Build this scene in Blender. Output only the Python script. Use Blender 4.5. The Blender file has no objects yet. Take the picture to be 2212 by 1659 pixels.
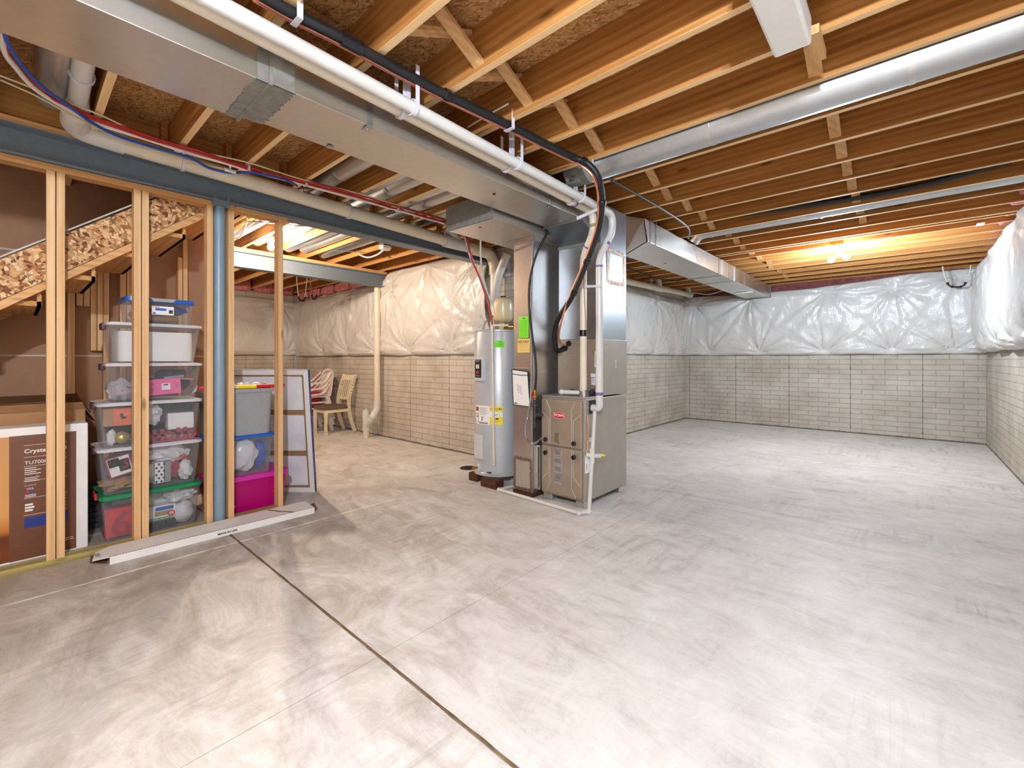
EXPO = 1.33
import bpy, math, random
from mathutils import Vector, Matrix, noise
random.seed(7)
C = bpy.context.scene.collection
sin, cos, pi = math.sin, math.cos, math.pi
# ---------------------------------------------------------------- camera frame
F, CX, CY, YAW, H = 956.0, 1106.0, 777.0, 0.7284, 1.2656
cc, ss = cos(YAW), sin(YAW)
def P(px, py, X=None, Y=None, Z=None):
    """point of the room seen at a photo pixel, on a plane X=, Y= or Z= of the building"""
    a = (px - CX) / F; b = -(py - CY) / F
    r = Vector((-ss + a * cc, cc + a * ss, b)); o = Vector((0, 0, H))
    t = X / r.x if X is not None else (Y / r.y if Y is not None else (Z - H) / r.z)
    return o + r * t
# ---------------------------------------------------------------- mesh builder
def smooth(pts, k=6):
    pts = [Vector(p) for p in pts]; out = []
    for i in range(len(pts) - 1):
        p0 = pts[max(i - 1, 0)]; p1 = pts[i]; p2 = pts[i + 1]; p3 = pts[min(i + 2, len(pts) - 1)]
        for j in range(k):
            t = j / k
            out.append(0.5 * ((2 * p1) + (p2 - p0) * t + (2 * p0 - 5 * p1 + 4 * p2 - p3) * t * t + (3 * p1 - p0 - 3 * p2 + p3) * t ** 3))
    out.append(pts[-1]); return out
def bend(pts, r, k=6):
    """polyline with rounded corners"""
    pts = [Vector(p) for p in pts]; out = [pts[0]]
    for i in range(1, len(pts) - 1):
        a, b, c = pts[i - 1], pts[i], pts[i + 1]
        u = (a - b).normalized(); w = (c - b).normalized()
        d = min(r, (a - b).length * .49, (c - b).length * .49)
        s, e = b + u * d, b + w * d
        for j in range(k + 1):
            t = j / k; out.append(s * (1 - t) ** 2 + b * 2 * t * (1 - t) + e * t * t)
    out.append(pts[-1]); return out
class MB:
    def __init__(s): s.v = []; s.f = []; s.m = []; s.sm = []; s.cur = 0; s.flat = False
    def add(s, vs, fs, sm=False):
        n = len(s.v); s.v += [Vector(p) for p in vs]
        for f in fs: s.f.append([i + n for i in f]); s.m.append(s.cur); s.sm.append(sm)
        return s
    def mat(s, i): s.cur = i; return s
    def obox(s, o, a, b, c):
        o, a, b, c = Vector(o), Vector(a), Vector(b), Vector(c)
        vs = [o, o + a, o + a + b, o + b, o + c, o + a + c, o + a + b + c, o + b + c]
        fs = [[0, 3, 2, 1], [4, 5, 6, 7], [0, 1, 5, 4], [1, 2, 6, 5], [2, 3, 7, 6], [3, 0, 4, 7]]
        if a.cross(b).dot(c) < 0: fs = [f[::-1] for f in fs]
        return s.add(vs, fs)
    def box(s, x0, y0, z0, x1, y1, z1):
        x0, x1 = min(x0, x1), max(x0, x1); y0, y1 = min(y0, y1), max(y0, y1); z0, z1 = min(z0, z1), max(z0, z1)
        return s.obox((x0, y0, z0), (x1 - x0, 0, 0), (0, y1 - y0, 0), (0, 0, z1 - z0))
    def bar(s, p0, p1, w, h, up=(0, 0, 1)):
        p0, p1 = Vector(p0), Vector(p1); d = p1 - p0; t = d.normalized(); up = Vector(up)
        if abs(t.dot(up)) > .98: up = Vector((1, 0, 0))
        x = t.cross(up).normalized(); y = x.cross(t).normalized()
        return s.obox(p0 - x * w / 2 - y * h / 2, x * w, y * h, d)
    def hexa(s, b, t):
        """8-corner solid: bottom ring b[4] and top ring t[4], same order (counter-clockwise from above)"""
        return s.add(list(b) + list(t), [[3, 2, 1, 0], [4, 5, 6, 7], [0, 1, 5, 4], [1, 2, 6, 5], [2, 3, 7, 6], [3, 0, 4, 7]])
    def tube(s, pts, r, n=10, cap=True):
        pts = [Vector(p) for p in pts]; k = len(pts); R = r if isinstance(r, (list, tuple)) else [r] * k
        T = [(pts[min(i + 1, k - 1)] - pts[max(i - 1, 0)]).normalized() for i in range(k)]
        up = Vector((0, 0, 1)) if abs(T[0].z) < .9 else Vector((1, 0, 0))
        x = T[0].cross(up).normalized(); vs = []
        for i in range(k):
            x = (x - T[i] * x.dot(T[i])).normalized(); y = T[i].cross(x)
            for j in range(n):
                a = 2 * pi * j / n; vs.append(pts[i] + x * (R[i] * cos(a)) + y * (R[i] * sin(a)))
        fs = [[i * n + j, i * n + (j + 1) % n, (i + 1) * n + (j + 1) % n, (i + 1) * n + j] for i in range(k - 1) for j in range(n)]
        s.add(vs, fs, True)
        if cap:
            m = len(s.v) - len(vs)
            s.f.append([m + j for j in range(n)][::-1]); s.m.append(s.cur); s.sm.append(False)
            s.f.append([m + (k - 1) * n + j for j in range(n)]); s.m.append(s.cur); s.sm.append(False)
        return s
    def lathe(s, c, axis, prof, n=24, cap=True):
        c, ax = Vector(c), Vector(axis).normalized()
        pts = [c + ax * t for r, t in prof]
        up = Vector((0, 0, 1)) if abs(ax.z) < .9 else Vector((1, 0, 0))
        x = ax.cross(up).normalized(); y = ax.cross(x); vs = []
        for (r, t), p in zip(prof, pts):
            for j in range(n):
                a = 2 * pi * j / n; vs.append(p + x * (r * cos(a)) + y * (r * sin(a)))
        k = len(prof)
        fs = [[i * n + j, i * n + (j + 1) % n, (i + 1) * n + (j + 1) % n, (i + 1) * n + j] for i in range(k - 1) for j in range(n)]
        if cap: fs += [[j for j in range(n)][::-1], [(k - 1) * n + j for j in range(n)]]
        return s.add(vs, fs, True)
    def ball(s, c, rx, ry=None, rz=None, n=16, m=10, ax=None, bump=0, seed=0):
        ry = ry or rx; rz = rz or rx; c = Vector(c); A = ax or Matrix.Identity(3); vs = []
        for i in range(m + 1):
            t = pi * i / m
            for j in range(n):
                a = 2 * pi * j / n; d = Vector((sin(t) * cos(a), sin(t) * sin(a), cos(t)))
                k = 1 + bump * noise.noise(d * 2.2 + Vector((seed, seed * 1.7, 0)))
                vs.append(c + A @ Vector((d.x * rx * k, d.y * ry * k, d.z * rz * k)))
        fs = [[i * n + j, (i + 1) * n + j, (i + 1) * n + (j + 1) % n, i * n + (j + 1) % n] for i in range(m) for j in range(n)]
        return s.add(vs, fs, True)
    def prism(s, poly, vec):
        poly = [Vector(p) for p in poly]; vec = Vector(vec); n = len(poly)
        nm = Vector((0, 0, 0))
        for i in range(n): nm += poly[i].cross(poly[(i + 1) % n])
        if nm.dot(vec) < 0: poly = poly[::-1]
        fs = [list(range(n))[::-1], [n + i for i in range(n)]] + [[i, (i + 1) % n, n + (i + 1) % n, n + i] for i in range(n)]
        return s.add(poly + [p + vec for p in poly], fs)
    def grid(s, fn, nu, nv, sm=True):
        vs = [fn(i / nu, j / nv) for j in range(nv + 1) for i in range(nu + 1)]; w = nu + 1
        return s.add(vs, [[j * w + i, j * w + i + 1, (j + 1) * w + i + 1, (j + 1) * w + i] for j in range(nv) for i in range(nu)], sm)
    def build(s, name, mats, parent=None, bevel=0, solid=0, origin=None, subsurf=0):
        if origin is None:
            if parent is not None: origin = W[parent.name]
            else:
                lo = Vector([min(p[i] for p in s.v) for i in range(3)]); hi = Vector([max(p[i] for p in s.v) for i in range(3)])
                origin = Vector(((lo.x + hi.x) / 2, (lo.y + hi.y) / 2, lo.z))
        origin = Vector(origin)
        me = bpy.data.meshes.new(name); me.from_pydata([p - origin for p in s.v], [], s.f)
        for m in (mats if isinstance(mats, (list, tuple)) else [mats]): me.materials.append(m)
        me.polygons.foreach_set('material_index', s.m); me.polygons.foreach_set('use_smooth', s.sm)
        me.validate(); me.update()
        if any(s.sm): me.set_sharp_from_angle(angle=0.7)
        o = bpy.data.objects.new(name, me); C.objects.link(o)
        if parent is not None: o.parent = parent; o.location = origin - W[parent.name]
        else: o.location = origin
        W[o.name] = origin
        if bevel:
            b = o.modifiers.new('bevel', 'BEVEL'); b.width = bevel; b.segments = 2; b.limit_method = 'ANGLE'; b.angle_limit = .9
        if solid:
            b = o.modifiers.new('solidify', 'SOLIDIFY'); b.thickness = solid; b.offset = 0
        if subsurf:
            b = o.modifiers.new('subsurf', 'SUBSURF'); b.levels = subsurf; b.render_levels = subsurf
        return o
W = {}
def tag(o, label, cat, group=None):
    o['label'] = label; o['category'] = cat
    if group: o['group'] = group
    return o
def T(name, label, cat, loc, group=None):
    o = bpy.data.objects.new(name, None); C.objects.link(o); o.location = loc; o.empty_display_size = .1
    W[o.name] = Vector(loc); return tag(o, label, cat, group)
def S(o): o['kind'] = 'structure'; return o
def dup(root, delta, label=None, group=None):
    c = root.copy(); C.objects.link(c); c.location = root.location + Vector(delta); W[c.name] = W[root.name] + Vector(delta)
    if label: c['label'] = label
    if group: c['group'] = group
    for ch in list(root.children):
        k = ch.copy(); C.objects.link(k); k.parent = c; W[k.name] = W[ch.name] + Vector(delta)
        for g in list(ch.children):
            q = g.copy(); C.objects.link(q); q.parent = k
    return c
ORD = ['first', 'second', 'third', 'fourth', 'fifth', 'sixth', 'seventh', 'eighth', 'ninth', 'tenth', 'eleventh', 'twelfth', 'thirteenth', 'fourteenth', 'fifteenth', 'sixteenth', 'seventeenth', 'eighteenth', 'nineteenth', 'twentieth', 'twenty-first', 'twenty-second', 'twenty-third', 'twenty-fourth', 'twenty-fifth', 'twenty-sixth', 'twenty-seventh']
# text as thin mesh; o = lower-left corner, ux = reading direction, uy = up direction of letters
def text(s, o, ux, uy, mat, parent, w=None, h=None, name='lettering', ext=.0006, bold=0.0, shear=0, align='L'):
    cu = bpy.data.curves.new('t', 'FONT'); cu.body = s; cu.extrude = .5; cu.offset = bold; cu.shear = shear; cu.resolution_u = 3
    ob = bpy.data.objects.new('t', cu); C.objects.link(ob)
    dg = bpy.context.evaluated_depsgraph_get(); me = bpy.data.meshes.new_from_object(ob.evaluated_get(dg))
    bpy.data.objects.remove(ob); bpy.data.curves.remove(cu)
    xs = [v.co.x for v in me.vertices]; ys = [v.co.y for v in me.vertices]
    x0, x1, y0, y1 = min(xs), max(xs), min(ys), max(ys)
    sx = w / (x1 - x0) if w else None; sy = h / (y1 - y0) if h else None
    sx = sx or sy; sy = sy or sx
    o = Vector(o); ux = Vector(ux).normalized(); uy = Vector(uy).normalized(); n = ux.cross(uy)
    if align == 'C': o = o - ux * (x1 - x0) * sx / 2
    org = W[parent.name]
    for v in me.vertices:
        q = v.co.copy(); v.co = o + ux * ((q.x - x0) * sx) + uy * ((q.y - y0) * sy) + n * (q.z + .5) * ext - org
    me.materials.clear(); me.materials.append(mat); me.name = name
    ob = bpy.data.objects.new(name, me); C.objects.link(ob); ob.parent = parent; W[ob.name] = org
    return ob
# flat sheet (paper, sticker) with printed marks: marks = [(x, y, w, h, material index)] measured from lower-left
def sheet(name, o, ux, uy, w, h, mats, parent=None, marks=(), t=.0008, origin=None):
    o = Vector(o); ux = Vector(ux).normalized(); uy = Vector(uy).normalized(); n = ux.cross(uy); b = MB()
    b.obox(o, ux * w, uy * h, n * t)
    for (x, y, a, c, i) in marks: b.mat(i).obox(o + ux * x + uy * y + n * t, ux * a, uy * c, n * .0004)
    return b.build(name, mats, parent, origin=origin)
def lines(x, y, w, n, dy, h, i=1, var=.3):
    return [(x, y - k * dy, w * (1 - var * random.random()), h, i) for k in range(n)]
# ---------------------------------------------------------------- materials
def srgb(r, g, b): return tuple(((c / 255) / 12.92 if c <= 10 else ((c / 255 + .055) / 1.055) ** 2.4) for c in (r, g, b)) + (1,)
class N:
    def __init__(s, name):
        s.m = bpy.data.materials.new(name); s.m.use_nodes = True; s.t = s.m.node_tree; s.b = s.t.nodes['Principled BSDF']
    def n(s, ty, **k):
        d = s.t.nodes.new('ShaderNode' + ty)
        for a, v in k.items(): setattr(d, a, v)
        return d
    def L(s, a, b): s.t.links.new(a, b)
    def math(s, op, a, b=None, clamp=False):
        d = s.n('Math', operation=op, use_clamp=clamp)
        for i, q in enumerate((a, b)):
            if q is None: continue
            if isinstance(q, (int, float)): d.inputs[i].default_value = q
            else: s.L(q, d.inputs[i])
        return d.outputs[0]
    def ramp(s, fac, stops):
        d = s.n('ValToRGB'); e = d.color_ramp.elements
        while len(e) < len(stops): e.new(.5)
        for k, (p, col) in enumerate(stops): e[k].position = p; e[k].color = col
        s.L(fac, d.inputs[0]); return d.outputs[0]
    def mix(s, fac, a, b, mode='MIX'):
        d = s.n('Mix', data_type='RGBA', blend_type=mode)
        for sock, q in ((d.inputs[0], fac), (d.inputs[6], a), (d.inputs[7], b)):
            if isinstance(q, (int, float)): sock.default_value = q
            elif isinstance(q, tuple): sock.default_value = q
            else: s.L(q, sock)
        return d.outputs[2]
    def noise(s, vec, scale, detail=4, rough=.55, dist=0):
        d = s.n('TexNoise'); d.inputs['Scale'].default_value = scale; d.inputs['Detail'].default_value = detail
        d.inputs['Roughness'].default_value = rough; d.inputs['Distortion'].default_value = dist
        if vec is not None: s.L(vec, d.inputs['Vector'])
        return d.outputs[0]
    def coord(s, scale=(1, 1, 1), rot=(0, 0, 0), world=False, rnd=True):
        if world: v = s.n('NewGeometry').outputs['Position']
        else: v = s.n('TexCoord').outputs['Object']
        if rnd and not world:
            q = s.n('VectorMath', operation='ADD'); r = s.n('ObjectInfo').outputs['Random']; k = s.n('Combine' + 'XYZ')
            for i in range(3): s.L(s.math('MULTIPLY', r, 37.0 + 11 * i), k.inputs[i])
            s.L(v, q.inputs[0]); s.L(k.outputs[0], q.inputs[1]); v = q.outputs[0]
        mp = s.n('Mapping'); mp.inputs['Scale'].default_value = scale; mp.inputs['Rotation'].default_value = rot
        s.L(v, mp.inputs['Vector']); return mp.outputs[0]
    def bump(s, h, strength=.3, dist=.01):
        d = s.n('Bump'); d.inputs['Strength'].default_value = strength; d.inputs['Distance'].default_value = dist
        s.L(h, d.inputs['Height']); s.L(d.outputs[0], s.b.inputs['Normal'])
    def set(s, rough=.5, metal=0, spec=None, col=None):
        s.b.inputs['Roughness'].default_value = rough; s.b.inputs['Metallic'].default_value = metal
        if spec is not None: s.b.inputs['Specular IOR Level'].default_value = spec
        if col is not None:
            if isinstance(col, tuple): s.b.inputs['Base Color'].default_value = col
            else: s.L(col, s.b.inputs['Base Color'])
        return s.m
def plain(name, rgb, rough=.5, metal=0, var=.12, nscale=9, bump=0, bscale=60, spec=None):
    k = N(name); c = srgb(*rgb); v = k.coord()
    f = k.noise(v, nscale, 5)
    d = tuple(x * (1 - var) for x in c[:3]) + (1,); l = tuple(min(1, x * (1 + var * .7)) for x in c[:3]) + (1,)
    col = k.ramp(f, [(.35, d), (.65, l)])
    if bump: k.bump(k.noise(k.coord(), bscale, 3), bump, .004)
    return k.set(rough, metal, spec, col)
def wood(name, dark, mid, light, axis, knots=True, rough=.65, tone=.25):
    k = N(name); sc = [22, 22, 22]; sc[axis] = .7; v = k.coord(tuple(sc)); sw = [6, 6, 6]; sw[axis] = .55
    w = k.n('TexWave', wave_type='RINGS', rings_direction='XYZ'[axis], wave_profile='SIN')
    w.inputs['Scale'].default_value = 1.6; w.inputs['Distortion'].default_value = 5; w.inputs['Detail'].default_value = 2; w.inputs['Detail Scale'].default_value = .9
    k.L(k.coord(tuple(sw)), w.inputs['Vector'])
    f = k.math('ADD', k.math('MULTIPLY', w.outputs['Fac'], .09), k.math('ADD', k.math('MULTIPLY', k.noise(v, 1.5, 8, .72), .55), k.math('MULTIPLY', k.noise(k.coord(tuple(q * .25 for q in sc)), 1.1, 3), .36)))
    col = k.ramp(f, [(.34, srgb(*dark)), (.5, srgb(*mid)), (.68, srgb(*light))])
    col = k.mix(k.math('MULTIPLY', k.n('ObjectInfo').outputs['Random'], tone), col, srgb(*dark))
    if knots:
        ks = [7.5, 7.5, 7.5]; ks[axis] = 2.2; vo = k.n('TexVoronoi'); vo.inputs['Scale'].default_value = 1.0; k.L(k.coord(tuple(ks)), vo.inputs['Vector'])
        kn = k.ramp(vo.outputs['Distance'], [(.05, (1, 1, 1, 1)), (.12, (0, 0, 0, 1))])
        col = k.mix(k.math('MULTIPLY', kn, .7), col, tuple(x * .3 for x in srgb(*dark)[:3]) + (1,))
    k.bump(f, .1, .002)
    return k.set(rough, 0, .25, col)
def osb(name, cols, scale=1.0, contrast=1.0):
    k = N(name); out = None; src = k.n('TexCoord').outputs['Object']
    wn = k.n('TexNoise'); wn.inputs['Scale'].default_value = 7; wn.inputs['Detail'].default_value = 2; k.L(src, wn.inputs['Vector'])
    w2 = k.n('VectorMath', operation='SCALE'); k.L(wn.outputs['Color'], w2.inputs[0]); w2.inputs['Scale'].default_value = .07
    ad = k.n('VectorMath', operation='ADD'); k.L(src, ad.inputs[0]); k.L(w2.outputs[0], ad.inputs[1])
    for i, (a, st) in enumerate(((.35, (8, 46, 46)), (1.25, (9, 52, 52)), (2.6, (7, 40, 40)), (-.5, (12, 62, 62)))):
        mp = k.n('Mapping'); mp.inputs['Scale'].default_value = tuple(q * scale for q in st); mp.inputs['Location'].default_value = (i * 3.1, i * 1.7, i * 2.3)
        ro = k.n('VectorRotate', rotation_type='EULER_XYZ'); ro.inputs['Rotation'].default_value = (a, .3 * a, a); k.L(ad.outputs[0], ro.inputs['Vector']); k.L(ro.outputs[0], mp.inputs['Vector'])
        vo = k.n('TexVoronoi'); vo.inputs['Scale'].default_value = 1; k.L(mp.outputs[0], vo.inputs['Vector'])
        sp = k.n('SeparateColor'); k.L(vo.outputs['Color'], sp.inputs[0])
        col = k.ramp(sp.outputs[0], [(.04, srgb(*cols[0])), (.3, srgb(*cols[1])), (.65, srgb(*cols[2])), (1, srgb(*cols[3]))])
        edge = k.ramp(vo.outputs['Distance'], [(.5, (1, 1, 1, 1)), (.95, (.7, .64, .58, 1))]); col = k.mix(1.0, col, edge, 'MULTIPLY')
        out = col if out is None else k.mix(k.math('GREATER_THAN', sp.outputs[1], .6), out, col)
    fi = k.ramp(k.noise(k.coord((30, 90, 90)), 1, 4, .6), [(.3, (.86, .84, .8, 1)), (.6, (1, 1, 1, 1))]); out = k.mix(1.0, out, fi, 'MULTIPLY')
    k.bump(k.noise(k.coord(), 60, 3), .2, .004)
    return k.set(.75, 0, .2, out)
def galv(name, rgb=(168, 172, 176), rough=.3, warp=.03, var=.05):
    k = N(name); c = srgb(*rgb); d = tuple(x * (1 - var) for x in c[:3]) + (1,)
    col = k.ramp(k.noise(k.coord(), 26, 4, .6), [(.35, d), (.65, c)])
    k.L(k.math('ADD', k.math('MULTIPLY', k.noise(k.coord(), 1.5, 2), .2), rough - .1), k.b.inputs['Roughness'])
    k.bump(k.noise(k.coord(), 1.7, 1), warp, .06)
    k.b.inputs['Metallic'].default_value = .92
    k.L(col, k.b.inputs['Base Color']); return k.m
def clear(name, rgb, alpha, rough=.12):
    k = N(name); c = srgb(*rgb); k.set(rough, 0, .5, c)
    t = k.n('BsdfTransparent'); t.inputs[0].default_value = tuple(.55 + .45 * x for x in c[:3]) + (1,)
    mx = k.n('MixShader'); fr = k.n('LayerWeight'); fr.inputs[0].default_value = .25
    f = k.math('ADD', k.math('MULTIPLY', fr.outputs['Facing'], .3), alpha, True)
    k.L(f, mx.inputs[0]); k.L(t.outputs[0], mx.inputs[1]); k.L(k.b.outputs[0], mx.inputs[2])
    k.L(mx.outputs[0], k.t.nodes['Material Output'].inputs[0]); return k.m
def emit(name, rgb, strength):
    k = N(name); e = k.n('Emission'); e.inputs[0].default_value = srgb(*rgb); e.inputs[1].default_value = strength
    k.L(e.outputs[0], k.t.nodes['Material Output'].inputs[0]); return k.m
def concrete():
    k = N('concrete_floor'); w = lambda s, r=(0, 0, 0): k.coord(s, r, world=True)
    a = k.noise(w((1, 1, 1)), .55, 9, .66, 1.0)
    b = k.noise(w((.8, 2.4, 1), (0, 0, .5)), 1.9, 12, .74, 1.2)
    d = k.noise(w((1.6, .9, 1), (0, 0, -.4)), 3.4, 12, .76, 1.3)
    f = k.math('ADD', k.math('MULTIPLY', a, .3), k.math('ADD', k.math('MULTIPLY', b, .4), k.math('MULTIPLY', d, .3)))
    col = k.ramp(f, [(.36, srgb(176, 172, 166)), (.46, srgb(212, 209, 204)), (.56, srgb(228, 226, 222)), (.68, srgb(240, 239, 236))])
    tr = k.noise(w((14, 1.6, 1), (0, 0, .7)), 1.2, 6, .7, .8); tm = k.ramp(k.noise(w((1, 1, 1)), .9, 3), [(.5, (0, 0, 0, 1)), (.65, (1, 1, 1, 1))])
    st = k.ramp(tr, [(.38, srgb(185, 178, 170)), (.5, srgb(255, 255, 255))])
    col = k.mix(k.math('MULTIPLY', tm, .45), col, k.mix(1.0, col, st, 'MULTIPLY'))
    # trodden dust and old stains, thickened on the storage side to paint light falloff
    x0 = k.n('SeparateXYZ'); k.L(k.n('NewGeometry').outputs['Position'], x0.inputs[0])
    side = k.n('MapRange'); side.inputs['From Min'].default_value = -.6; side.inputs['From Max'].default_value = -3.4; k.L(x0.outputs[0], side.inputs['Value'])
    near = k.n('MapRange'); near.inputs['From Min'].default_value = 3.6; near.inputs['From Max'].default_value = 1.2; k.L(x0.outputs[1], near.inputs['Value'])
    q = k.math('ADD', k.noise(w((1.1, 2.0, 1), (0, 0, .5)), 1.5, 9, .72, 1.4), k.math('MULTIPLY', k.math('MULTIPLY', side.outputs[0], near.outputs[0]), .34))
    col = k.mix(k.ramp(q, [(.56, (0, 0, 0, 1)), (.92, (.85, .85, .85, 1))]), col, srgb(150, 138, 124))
    sp = k.n('TexVoronoi'); sp.inputs['Scale'].default_value = 1.5; k.L(w((1, 1, 1)), sp.inputs['Vector'])
    col = k.mix(k.math('LESS_THAN', sp.outputs['Distance'], .011), col, srgb(60, 55, 50))
    x = k.n('SeparateXYZ'); k.L(k.n('NewGeometry').outputs['Position'], x.inputs[0])
    # bare strip beside the framed wall with its snapped chalk line
    dx = k.math('ABSOLUTE', k.math('ADD', k.math('ADD', x.outputs[0], 3.455), k.math('MULTIPLY', k.noise(w((1, 1, 1)), 1.2, 2), .02)))
    lm = k.math('MULTIPLY', k.math('LESS_THAN', dx, .011), k.math('LESS_THAN', x.outputs[1], 2.3))
    lm = k.math('MULTIPLY', lm, k.ramp(k.noise(w((1, 1, 1)), 9, 4), [(.35, (.15, .15, .15, 1)), (.5, (1, 1, 1, 1))]))
    col = k.mix(k.math('MULTIPLY', lm, .8), col, srgb(246, 244, 238))
    k.bump(k.math('ADD', f, k.math('MULTIPLY', tr, .2)), .12, .01)
    k.L(k.math('ADD', k.math('MULTIPLY', f, -.5), .75), k.b.inputs['Roughness'])
    k.b.inputs['Specular IOR Level'].default_value = .35
    k.L(col, k.b.inputs['Base Color']); return k.m
def brick(name, axis, u0, base=(205, 197, 184)):
    k = N(name); x = k.n('SeparateXYZ'); k.L(k.n('NewGeometry').outputs['Position'], x.inputs[0])
    u, z = x.outputs[axis], x.outputs[2]; cb = k.n('CombineXYZ'); k.L(k.math('ADD', u, 20 * .9144 - u0), cb.inputs[0]); k.L(z, cb.inputs[1])
    br = k.n('TexBrick'); br.offset = .5; k.L(cb.outputs[0], br.inputs['Vector'])
    br.inputs['Scale'].default_value = 1; br.inputs['Mortar Size'].default_value = .0052; br.inputs['Mortar Smooth'].default_value = .25
    br.inputs['Brick Width'].default_value = .3048; br.inputs['Row Height'].default_value = .0846; br.inputs['Bias'].default_value = 0
    c = srgb(*base); d = srgb(*[q * .975 for q in base]); m = srgb(*[q * .86 for q in base])
    br.inputs['Color1'].default_value = c; br.inputs['Color2'].default_value = d; br.inputs['Mortar'].default_value = m
    nz = k.noise(k.coord(world=True), 2.2, 6, .6); col = k.mix(1.0, br.outputs['Color'], k.ramp(nz, [(.3, srgb(222, 218, 212)), (.6, srgb(255, 255, 255))]), 'MULTIPLY')
    fr = k.math('FRACT', k.math('ADD', k.math('DIVIDE', k.math('ADD', u, 20 * .9144 - u0), .9144), .5))
    e = k.math('ABSOLUTE', k.math('SUBTRACT', fr, .5))
    wob = k.math('MULTIPLY', k.noise(k.coord(world=True), 25, 3), .006)
    seam = k.math('LESS_THAN', e, k.math('ADD', .001, wob))
    zr = k.math('ABSOLUTE', k.math('SUBTRACT', k.math('FRACT', k.math('ADD', k.math('DIVIDE', z, .2538), .1)), .5))
    spot = k.math('MULTIPLY', k.math('LESS_THAN', e, .012), k.math('LESS_THAN', zr, .045))
    sm = k.math('MAXIMUM', k.math('MULTIPLY', seam, .75), k.math('MULTIPLY', spot, .6), True)
    col = k.mix(sm, col, srgb(96, 90, 82))
    ft = k.math('LESS_THAN', z, k.math('MULTIPLY', k.noise(k.coord((1, 1, .3), world=True), 5, 5, .7), .045))
    col = k.mix(k.math('MULTIPLY', ft, .8), col, srgb(92, 84, 74))
    h = k.math('ADD', k.math('MULTIPLY', br.outputs['Fac'], -1.0), k.math('ADD', k.math('MULTIPLY', k.noise(k.coord(world=True), 55, 4), .25), k.math('MULTIPLY', seam, .5)))
    k.bump(h, .8, .008); return k.set(.7, 0, .3, col)
M = {}
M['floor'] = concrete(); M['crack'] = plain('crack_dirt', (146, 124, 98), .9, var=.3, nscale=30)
M['joist'] = wood('joist_pine', (140, 88, 40), (182, 124, 64), (210, 156, 92), 0); M['jedge'] = wood('joist_edge_pine', (216, 174, 120), (238, 202, 152), (248, 220, 176), 0, knots=False, tone=.12)
M['joist_y'] = wood('plate_pine', (178, 128, 76), (212, 164, 110), (230, 190, 140), 1)
M['stud'] = wood('stud_pine', (194, 146, 96), (222, 180, 130), (238, 206, 164), 2)
M['brace'] = wood('brace_pine', (176, 130, 80), (208, 164, 112), (224, 186, 138), 1, knots=False)
M['block'] = wood('block_pine', (158, 106, 54), (192, 138, 78), (212, 164, 104), 1)
M['stair'] = wood('stair_pine', (168, 116, 64), (204, 152, 94), (224, 180, 126), 0, knots=False)
M['treated'] = wood('treated_pine', (132, 118, 66), (170, 154, 98), (192, 176, 126), 1)
M['darkwood'] = wood('old_block_wood', (58, 34, 24), (84, 50, 36), (108, 68, 50), 0, knots=False)
M['osb'] = osb('strand_board', [(112, 70, 42), (176, 124, 80), (214, 170, 122), (240, 208, 166)])
M['deck'] = osb('subfloor_strand_board', [(150, 104, 56), (186, 138, 84), (200, 154, 100), (214, 174, 124)], 1.6)
M['galv'] = galv('galvanized_sheet', (216, 214, 208), .3); M['galv2'] = galv('round_duct_metal', (206, 210, 212), .36, .01)
M['galvw'] = galv('furnace_plenum_metal', (160, 166, 172), .34, .03)
M['galvb'] = galv('return_duct_metal', (216, 210, 204), .36, .05)
M['mastic'] = plain('duct_sealant', (128, 126, 120), .8, var=.15, nscale=25, bump=.4, bscale=40)
M['foil'] = (lambda k: (k.bump(k.noise(k.coord(), 70, 3), .9, .01), k.set(.16, 1, None, srgb(176, 156, 140)))[1])(N('foil_tape'))
M['casing'] = plain('furnace_casing', (170, 163, 152), .42, .35, .05)
M['door'] = plain('furnace_door', (164, 150, 132), .4, .35, .05)
M['doorline'] = plain('furnace_door_rib', (206, 196, 182), .35, .3, .04)
M['pvc'] = plain('white_pvc', (214, 213, 208), .3, var=.03); M['pvcb'] = plain('ivory_pvc', (226, 216, 196), .35, var=.05)
M['purple'] = plain('pipe_primer_stain', (128, 98, 168), .5, var=.2)
M['hang'] = plain('hanger_plastic', (216, 212, 222), .4, var=.03)
M['steelb'] = plain('blue_grey_steel_paint', (112, 124, 136), .45, .05, .06, 40, .15, 200)
M['pole'] = plain('blue_grey_post_paint', (132, 154, 170), .38, .05, .05)
M['black'] = plain('black_rubber', (22, 22, 24), .5, var=.2); M['tape'] = plain('black_tape', (26, 26, 30), .25, var=.4, nscale=40, bump=.8, bscale=50)
M['copper'] = plain('copper', (226, 140, 98), .3, .45, .1); M['steel'] = plain('bright_steel', (190, 192, 196), .25, .9, .08)
M['brass'] = plain('brass', (196, 150, 70), .3, .9, .1)
M['red'] = plain('red_tube', (176, 34, 34), .35, var=.06); M['blue'] = plain('blue_tube', (20, 76, 176), .35, var=.06)
M['white'] = plain('white_plastic', (238, 236, 232), .4, var=.03); M['wtube'] = plain('white_tube', (232, 226, 216), .4, var=.03)
M['paper'] = plain('white_paper', (240, 238, 234), .7, var=.03); M['ink'] = plain('dark_print', (58, 56, 56), .7, var=.1); M['inkl'] = plain('grey_print', (150, 150, 150), .7, var=.1)
M['lime'] = plain('lime_paper', (130, 236, 40), .6, var=.03); M['yellow'] = plain('yellow_paper', (236, 200, 110), .6, var=.04); M['yel'] = plain('bright_yellow', (250, 222, 30), .5, var=.03)
M['tank'] = plain('heater_enamel', (190, 194, 198), .28, .15, .03); M['tankw'] = plain('heater_panel', (206, 208, 210), .35, .05, .03)
M['cream'] = plain('cream_enamel', (222, 204, 164), .28, var=.03)
M['poly'] = None
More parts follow.
